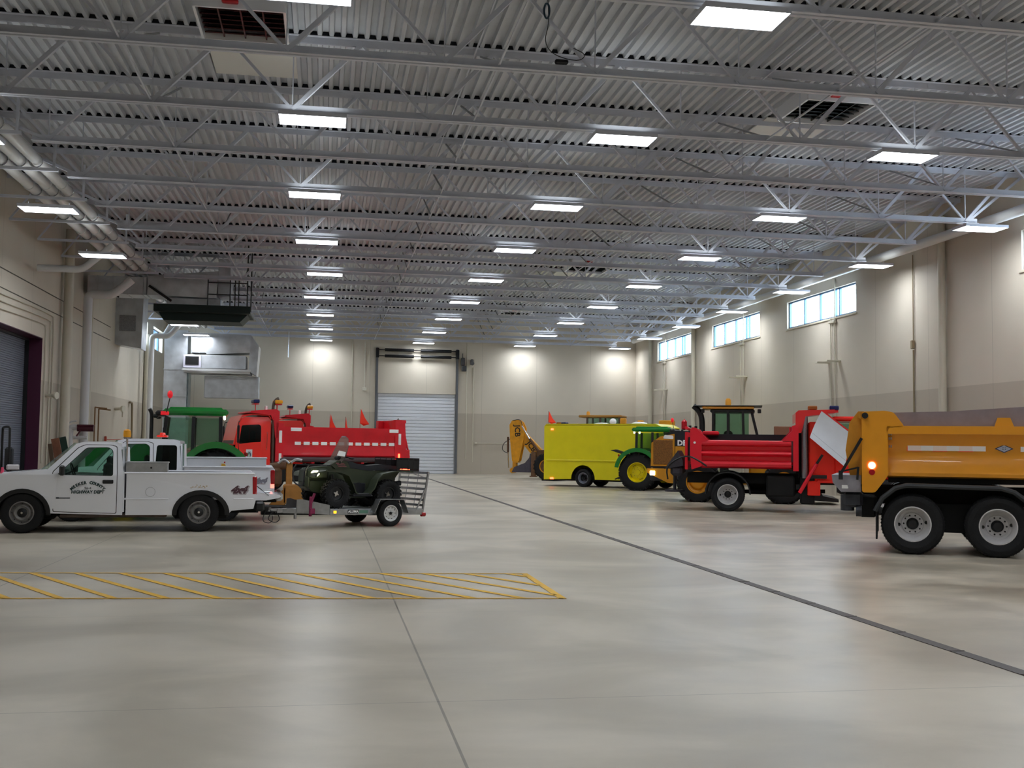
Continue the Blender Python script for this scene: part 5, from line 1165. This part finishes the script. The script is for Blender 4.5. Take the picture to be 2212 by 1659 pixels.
one('body', BLACK, lambda b: (b.box((-.1, 0, .65), (1.0, .9, .4), .1), b.box((.9, 0, .4), (1.2, 1.2, .2), .05)), MW)
one('side_cover', M('cover_white', '#c6c4c8', .5), lambda b: b.box((.1, -.5, 1.02), (.35, .08, .16), .03), MW)
for s in (1, -1): wheel(MW, -.1, s*.52, .32, .25, .15, s, 'atv'); wheel(MW, 1.3, s*.45, .18, .15, .09, s, 'atv')
cn = empty('traffic_cone', (-8.9, 32.3, 0), 0, 'pinkish red cone standing beside the black riding mower', 'cone')
one('cone_body', M('cone_pink', '#e84a72', .5), lambda b: b.lathe([(.17, .03), (.03, 1.05), (0, 1.05)], (0, 0, 0), (0, 0, 1), 18), cn); one('base', M('cone_pink', '#e84a72', .5), lambda b: b.box((0, 0, .02), (.42, .42, .04), .01), cn)

# ------------------------------------------------------------------ right wall fittings
for y, lab in ((33.3, 'thick beige downpipe on the right wall between the near windows'), (58.4, 'beige downpipe on the right wall between the far windows'), (66.6, 'beige downpipe near the far right corner')):
    wp_('wall_pipe', [(XR-.16, y, 0), (XR-.16, y, ZC-.4)], .13, PIPEB, lab)
for y, lab in ((41.3, 'thin twin conduits with grey bracket under the nearest visible window'), (51.2, 'thin twin conduits below the middle window on the right wall'), (63.9, 'thin twin conduits below the farthest window on the right wall')):
    tag(one('wall_conduit', PIPEB, lambda b: (b.cyl((XR-.06, y, 0), (XR-.06, y, 8.9), .03, n=8), b.cyl((XR-.06, y+.35, .5), (XR-.06, y+.35, 7.3), .025, n=8), b.box((XR-.08, y+.17, 7.1), (.12, .5, .12), .02), b.box((XR-.3, y-.3, 5.45), (.6, .25, .06)), b.box((XR-.3, y+.6, 5.45), (.6, .25, .06)))), lab, 'conduit')
tag(one('wall_conduit', M('conduit_brown', '#9a8b70', .5), lambda b: (b.cyl((XR-.05, 35.3, 0), (XR-.05, 35.3, 5.4), .03, n=8), b.box((XR-.08, 35.3, 5.6), (.12, .14, .3), .02), b.cyl((XR-.05, 35.3, 5.6), (XR-.05, 35.3, 8.8), .02, n=8))), 'brownish conduit with a small box midway up the right wall', 'conduit')

# ------------------------------------------------------------------ roof openings, left air handlers
LOUV = M('louvre_dark', '#20262a', .25, .7)
def roofbox(x0, x1, y0, y1, z0, lab, inner, pl=True):
    e = empty('roof_hatch', ((x0+x1)/2, (y0+y1)/2, 0), 0, lab, 'roof hatch')
    w_, d = x1-x0, y1-y0
    def cb(b):
        for s in (-1, 1): b.box((s*w_/2, 0, (z0+ZC)/2), (.05, d, ZC-z0)); b.box((0, s*d/2, (z0+ZC)/2), (w_, .05, ZC-z0))
    one('curb', WHITE, cb, e)
    def lv(b):
        n = 7
        for i in range(n): b.box((0, -d/2+d*(i+.5)/n, z0+.12), (w_-.1, d/n*.8, .02), 0, Matrix.Rotation(.5, 3, 'X'))
        for i in range(1, 4): b.box((-w_/2+w_*i/4, 0, z0+.1), (.03, d-.1, .1))
    one('louvres', inner, lv, e)
    one('backing', BLACK, lambda b: b.box((0, 0, z0+.25), (w_-.06, d-.06, .02)), e)
    one('actuator', M('actuator_red', '#c01c28', .4), lambda b: b.box((-w_*.1, -d/2-.06, z0+.16), (.3, .12, .16), .02), e)
    if pl: one('cover_panel', M('panel_white', '#dcdcd8', .5), lambda b: b.box((.05, d/2+1.7, ZC-.04), (w_+.15, 2.2, .03)), e)
    return e
roofbox(-2.6, -.95, 20.3, 21.95, 9.85, 'dark red-brown louvred roof opening with white curb, upper left', M('louvre_red', '#4a1c20', .25, .6, var=(4, .6)))
roofbox(10.75, 12.45, 23.0, 24.7, 9.85, 'dark louvred roof opening with red box, upper right between joists', LOUV)
roofbox(10.6, 12.4, 46.5, 48.3, 9.85, 'dark louvred roof opening in the middle distance, right of centre', LOUV)
roofbox(10.2, 12.0, 63.5, 65.2, 9.85, 'small far louvred roof opening above the yellow van', LOUV, False)
cbx = empty('extension_cord', (6.0, 17.5, 0), 0, 'dark cord looping down to a small black box on the roof joist', 'cord')
one('cord', BLACK, lambda b: b.tube(smooth_path([(-.9, 0, 10.1), (-.85, 0, 9.4), (-.95, 0, 9.1), (-.8, 0, 8.85), (-.3, 0, 8.75), (-.15, 0, 8.9), (-.4, 0, 9.0)]), .008, 5), cbx)
cbx.location = (4.65, 18.87-.12, 0)
one('coil', M('coil_blue', '#1d3a4c', .5), lambda b: b.tube([(-.9+.05*cos(2*pi*i/16), 0, 9.65+.14*sin(2*pi*i/16)) for i in range(16)], .018, 6, True), cbx)
one('box', BLACK, lambda b: b.box((-.62, 0, 8.73), (.24, .1, .08), .02), cbx)
def ductbox(b, x0, x1, y0, y1, z0, z1, bev=.01): b.box(((x0+x1)/2, (y0+y1)/2, (z0+z1)/2), (x1-x0, y1-y0, z1-z0), bev)
def handler(y, sc, lab1, lab2, lab3):
    """sheet-metal air handler: duct from the wall, pyramid transition, platform and drop"""
    u = empty('air_handler', (0, y, 0), 0, lab1, 'air handler')
    return u
A1 = empty('air_handler', (-4.9, 47.5, .3), 0, 'near air handler on a dark platform with railings, under the roof at left', 'air handler')
one('unit', GALV, lambda b: (b.box((-.7, 0, 7.3), (2.2, 1.5, .5), .02), b.box((.5, 0, 8.5), (.5, 1.4, 1.6), .02)), A1)
def tr1(b):
    vs = [(-2.6, -.7, 7.65), (.2, -.7, 7.6), (.25, -.7, 8.75), (-2.6, -.7, 8.45), (-2.6, .7, 7.65), (.2, .7, 7.6), (.25, .7, 8.75), (-2.6, .7, 8.45), (-1.0, -.95, 8.1)]
    b.add(vs, [(0, 1, 8), (1, 2, 8), (2, 3, 8), (3, 0, 8), (4, 7, 6, 5), (0, 4, 5, 1), (1, 5, 6, 2), (2, 6, 7, 3), (3, 7, 4, 0)])
one('transition', GALV, tr1, A1)
one('platform', M('platform_dark', '#22302e', .5, .5), lambda b: (b.box((-.3, 0, 6.98), (3.9, 2.4, .12), .02), b.box((-.3, -1.2, 7.08), (3.9, .06, .3)), b.prism([(-2.1, 6.92), (1.5, 6.92), (1.2, 6.6), (-1.9, 6.6)], -.8, .8)), A1)
def rl(b):
    for x in (-.1, .8, 1.0, 1.15, 1.5): b.cyl((x, -1.15, 7.0), (x, -1.15, 8.4), .025, n=6)
    for z in (7.7, 8.2): b.cyl((-.1, -1.15, z), (1.5, -1.15, z), .025, n=6)
    for s in (-1, 1): b.cyl((1.5, s*1.1, 7.0), (1.5, s*1.1, 10.0), .03, n=6)
one('railing', BLACK, rl, A1)
D1_ = empty('sheet_metal_duct', (-8.4, 47.5, 0), 0, 'long galvanised duct from the left wall to the near air handler', 'duct')
one('trunk', GALV, lambda b: (ductbox(b, -1.5, .85, -.6, .6, 7.95, 8.7), [b.box((x, 0, 8.32), (.04, 1.26, .78)) for x in (-1.1, -.5, .1, .7)]), D1_)
one('bracket', BLACK, lambda b: (b.bar((1.0, -.9, 8.3), (1.9, -.9, 7.7), .14, .1), b.bar((-.9, -.8, 8.0), (-.2, -.8, 7.8), .06, .06)), D1_)
D2_ = empty('wall_duct', (-9.42, 54.8, 0), 0, 'galvanised box duct with grille hanging on the left wall', 'duct')
one('box', GALV, lambda b: b.prism([(-.7, 6.5), (.55, 6.3), (.6, 9.0), (-.7, 9.0)], -.7, .7), D2_)
one('intake_grille', M('grille_grey', '#8e9094', .6, var=(30, .3)), lambda b: b.box((-.1, -.73, 7.5), (.75, .05, .75), .01), D2_)
A2 = empty('air_handler', (-5.7, 63.0, 0), 0, 'far galvanised air handler with cross-folded transition, hung under the roof', 'air handler')
one('unit', GALV, lambda b: (b.box((-.5, 0, 6.35), (3.3, 1.6, .75), .02), b.box((-1.7, -.82, 6.35), (.9, .06, .6), .01)), A2)
one('opening_frame', M('frame_lilac', '#c9c7d8', .4), lambda b: (b.box((-1.75, -.84, 6.35), (.95, .05, .7), .01)), A2)
one('opening', BLACK, lambda b: b.box((-1.75, -.87, 6.38), (.72, .03, .48)), A2)
def tr2(b):
    vs = [(-1.0, -.8, 6.75), (1.35, -.8, 6.9), (1.4, -.8, 7.9), (-1.0, -.8, 7.95), (-1.0, .8, 6.75), (1.35, .8, 6.9), (1.4, .8, 7.9), (-1.0, .8, 7.95), (.3, -1.0, 7.3)]
    b.add(vs, [(0, 1, 8), (1, 2, 8), (2, 3, 8), (3, 0, 8), (4, 7, 6, 5), (0, 4, 5, 1), (1, 5, 6, 2), (2, 6, 7, 3), (3, 7, 4, 0)])
one('transition', GALV, tr2, A2)
one('trunk', GALV, lambda b: (ductbox(b, -1.85, -1.0, -.7, .7, 6.85, 7.95), [b.box((x, 0, 7.4), (.04, 1.46, 1.15)) for x in (-1.8, -1.4, -1.02)]), A2)
one('support_beam', M('beam_white', '#cfd0d2', .4), lambda b: (b.box((-.4, -.9, 5.88), (3.7, .12, .12)), b.box((-.4, .2, 5.78), (3.6, 2.0, .12))), A2)
one('drop_panel', GALV, lambda b: b.box((.35, .5, 5.0), (3.0, .9, 1.25), .02), A2)
one('elbow', GALV, lambda b: b.prism([(1.3, 5.9), (1.75, 5.6), (1.85, 7.3), (1.4, 7.9)], -.8, .9), A2)
D3_ = empty('sheet_metal_duct', (-8.1, 63.0, 0), 0, 'tall galvanised duct standing beside the far air handler', 'duct')
one('riser', GALV, lambda b: (ductbox(b, -.9, .35, -.5, .8, 0, 8.1), [b.box((-.27, .15, z), (1.3, 1.36, .05)) for z in (4.4, 5.9)]), D3_)
one('flap_side', M('duct_stripe', '#8fa0a8', .3, .8, var=(2, .5)), lambda b: b.box((.4, .15, 4.6), (.06, 1.2, 3.0)), D3_)
# plough parts beside the trailer
PF = empty('plow_frame', (-.9, 28.4, 0), radians(0), 'tan steel plow frame standing on the floor behind the trailer tongue', 'plow')
TAN = M('tan_plow', '#b9823e', .5, var=(5, .2))
one('plate', TAN, lambda b: (b.box((.15, 0, .52), (.62, .4, .5), .03), b.prism([(-.5, .25), (-.1, .7), (-.1, .25)], -.2, .2)), PF)
one('upright', TAN, lambda b: b.box((-.02, 0, 1.0), (.16, .16, .75), .02), PF)
one('moldboard', TAN, lambda b: (b.box((.85, .3, .95), (1.1, .2, .14), .03), b.box((.85, .3, .72), (1.1, .2, .14), .03), b.box((.85, .4, .5), (1.1, .12, .4), .02)), PF)
one('coupling', M('rusty_brown', '#6b4b33', .7), lambda b: (b.box((-.35, 0, .95), (.3, .3, .5), .08), b.cyl((-.5, 0, 1.2), (-.1, 0, 1.25), .1)), PF)
one('hooks', ALU, lambda b: (b.tube(smooth_path([(-.3, -.1, 1.3), (-.15, -.1, 1.42), (-.02, -.1, 1.3)]), .03, 6), b.tube(smooth_path([(.02, -.1, 1.32), (.15, -.1, 1.42), (.3, -.1, 1.38)]), .035, 6)), PF)
one('skid', BLACK, lambda b: b.box((.3, 0, .12), (2.0, .5, .24), .03), PF)
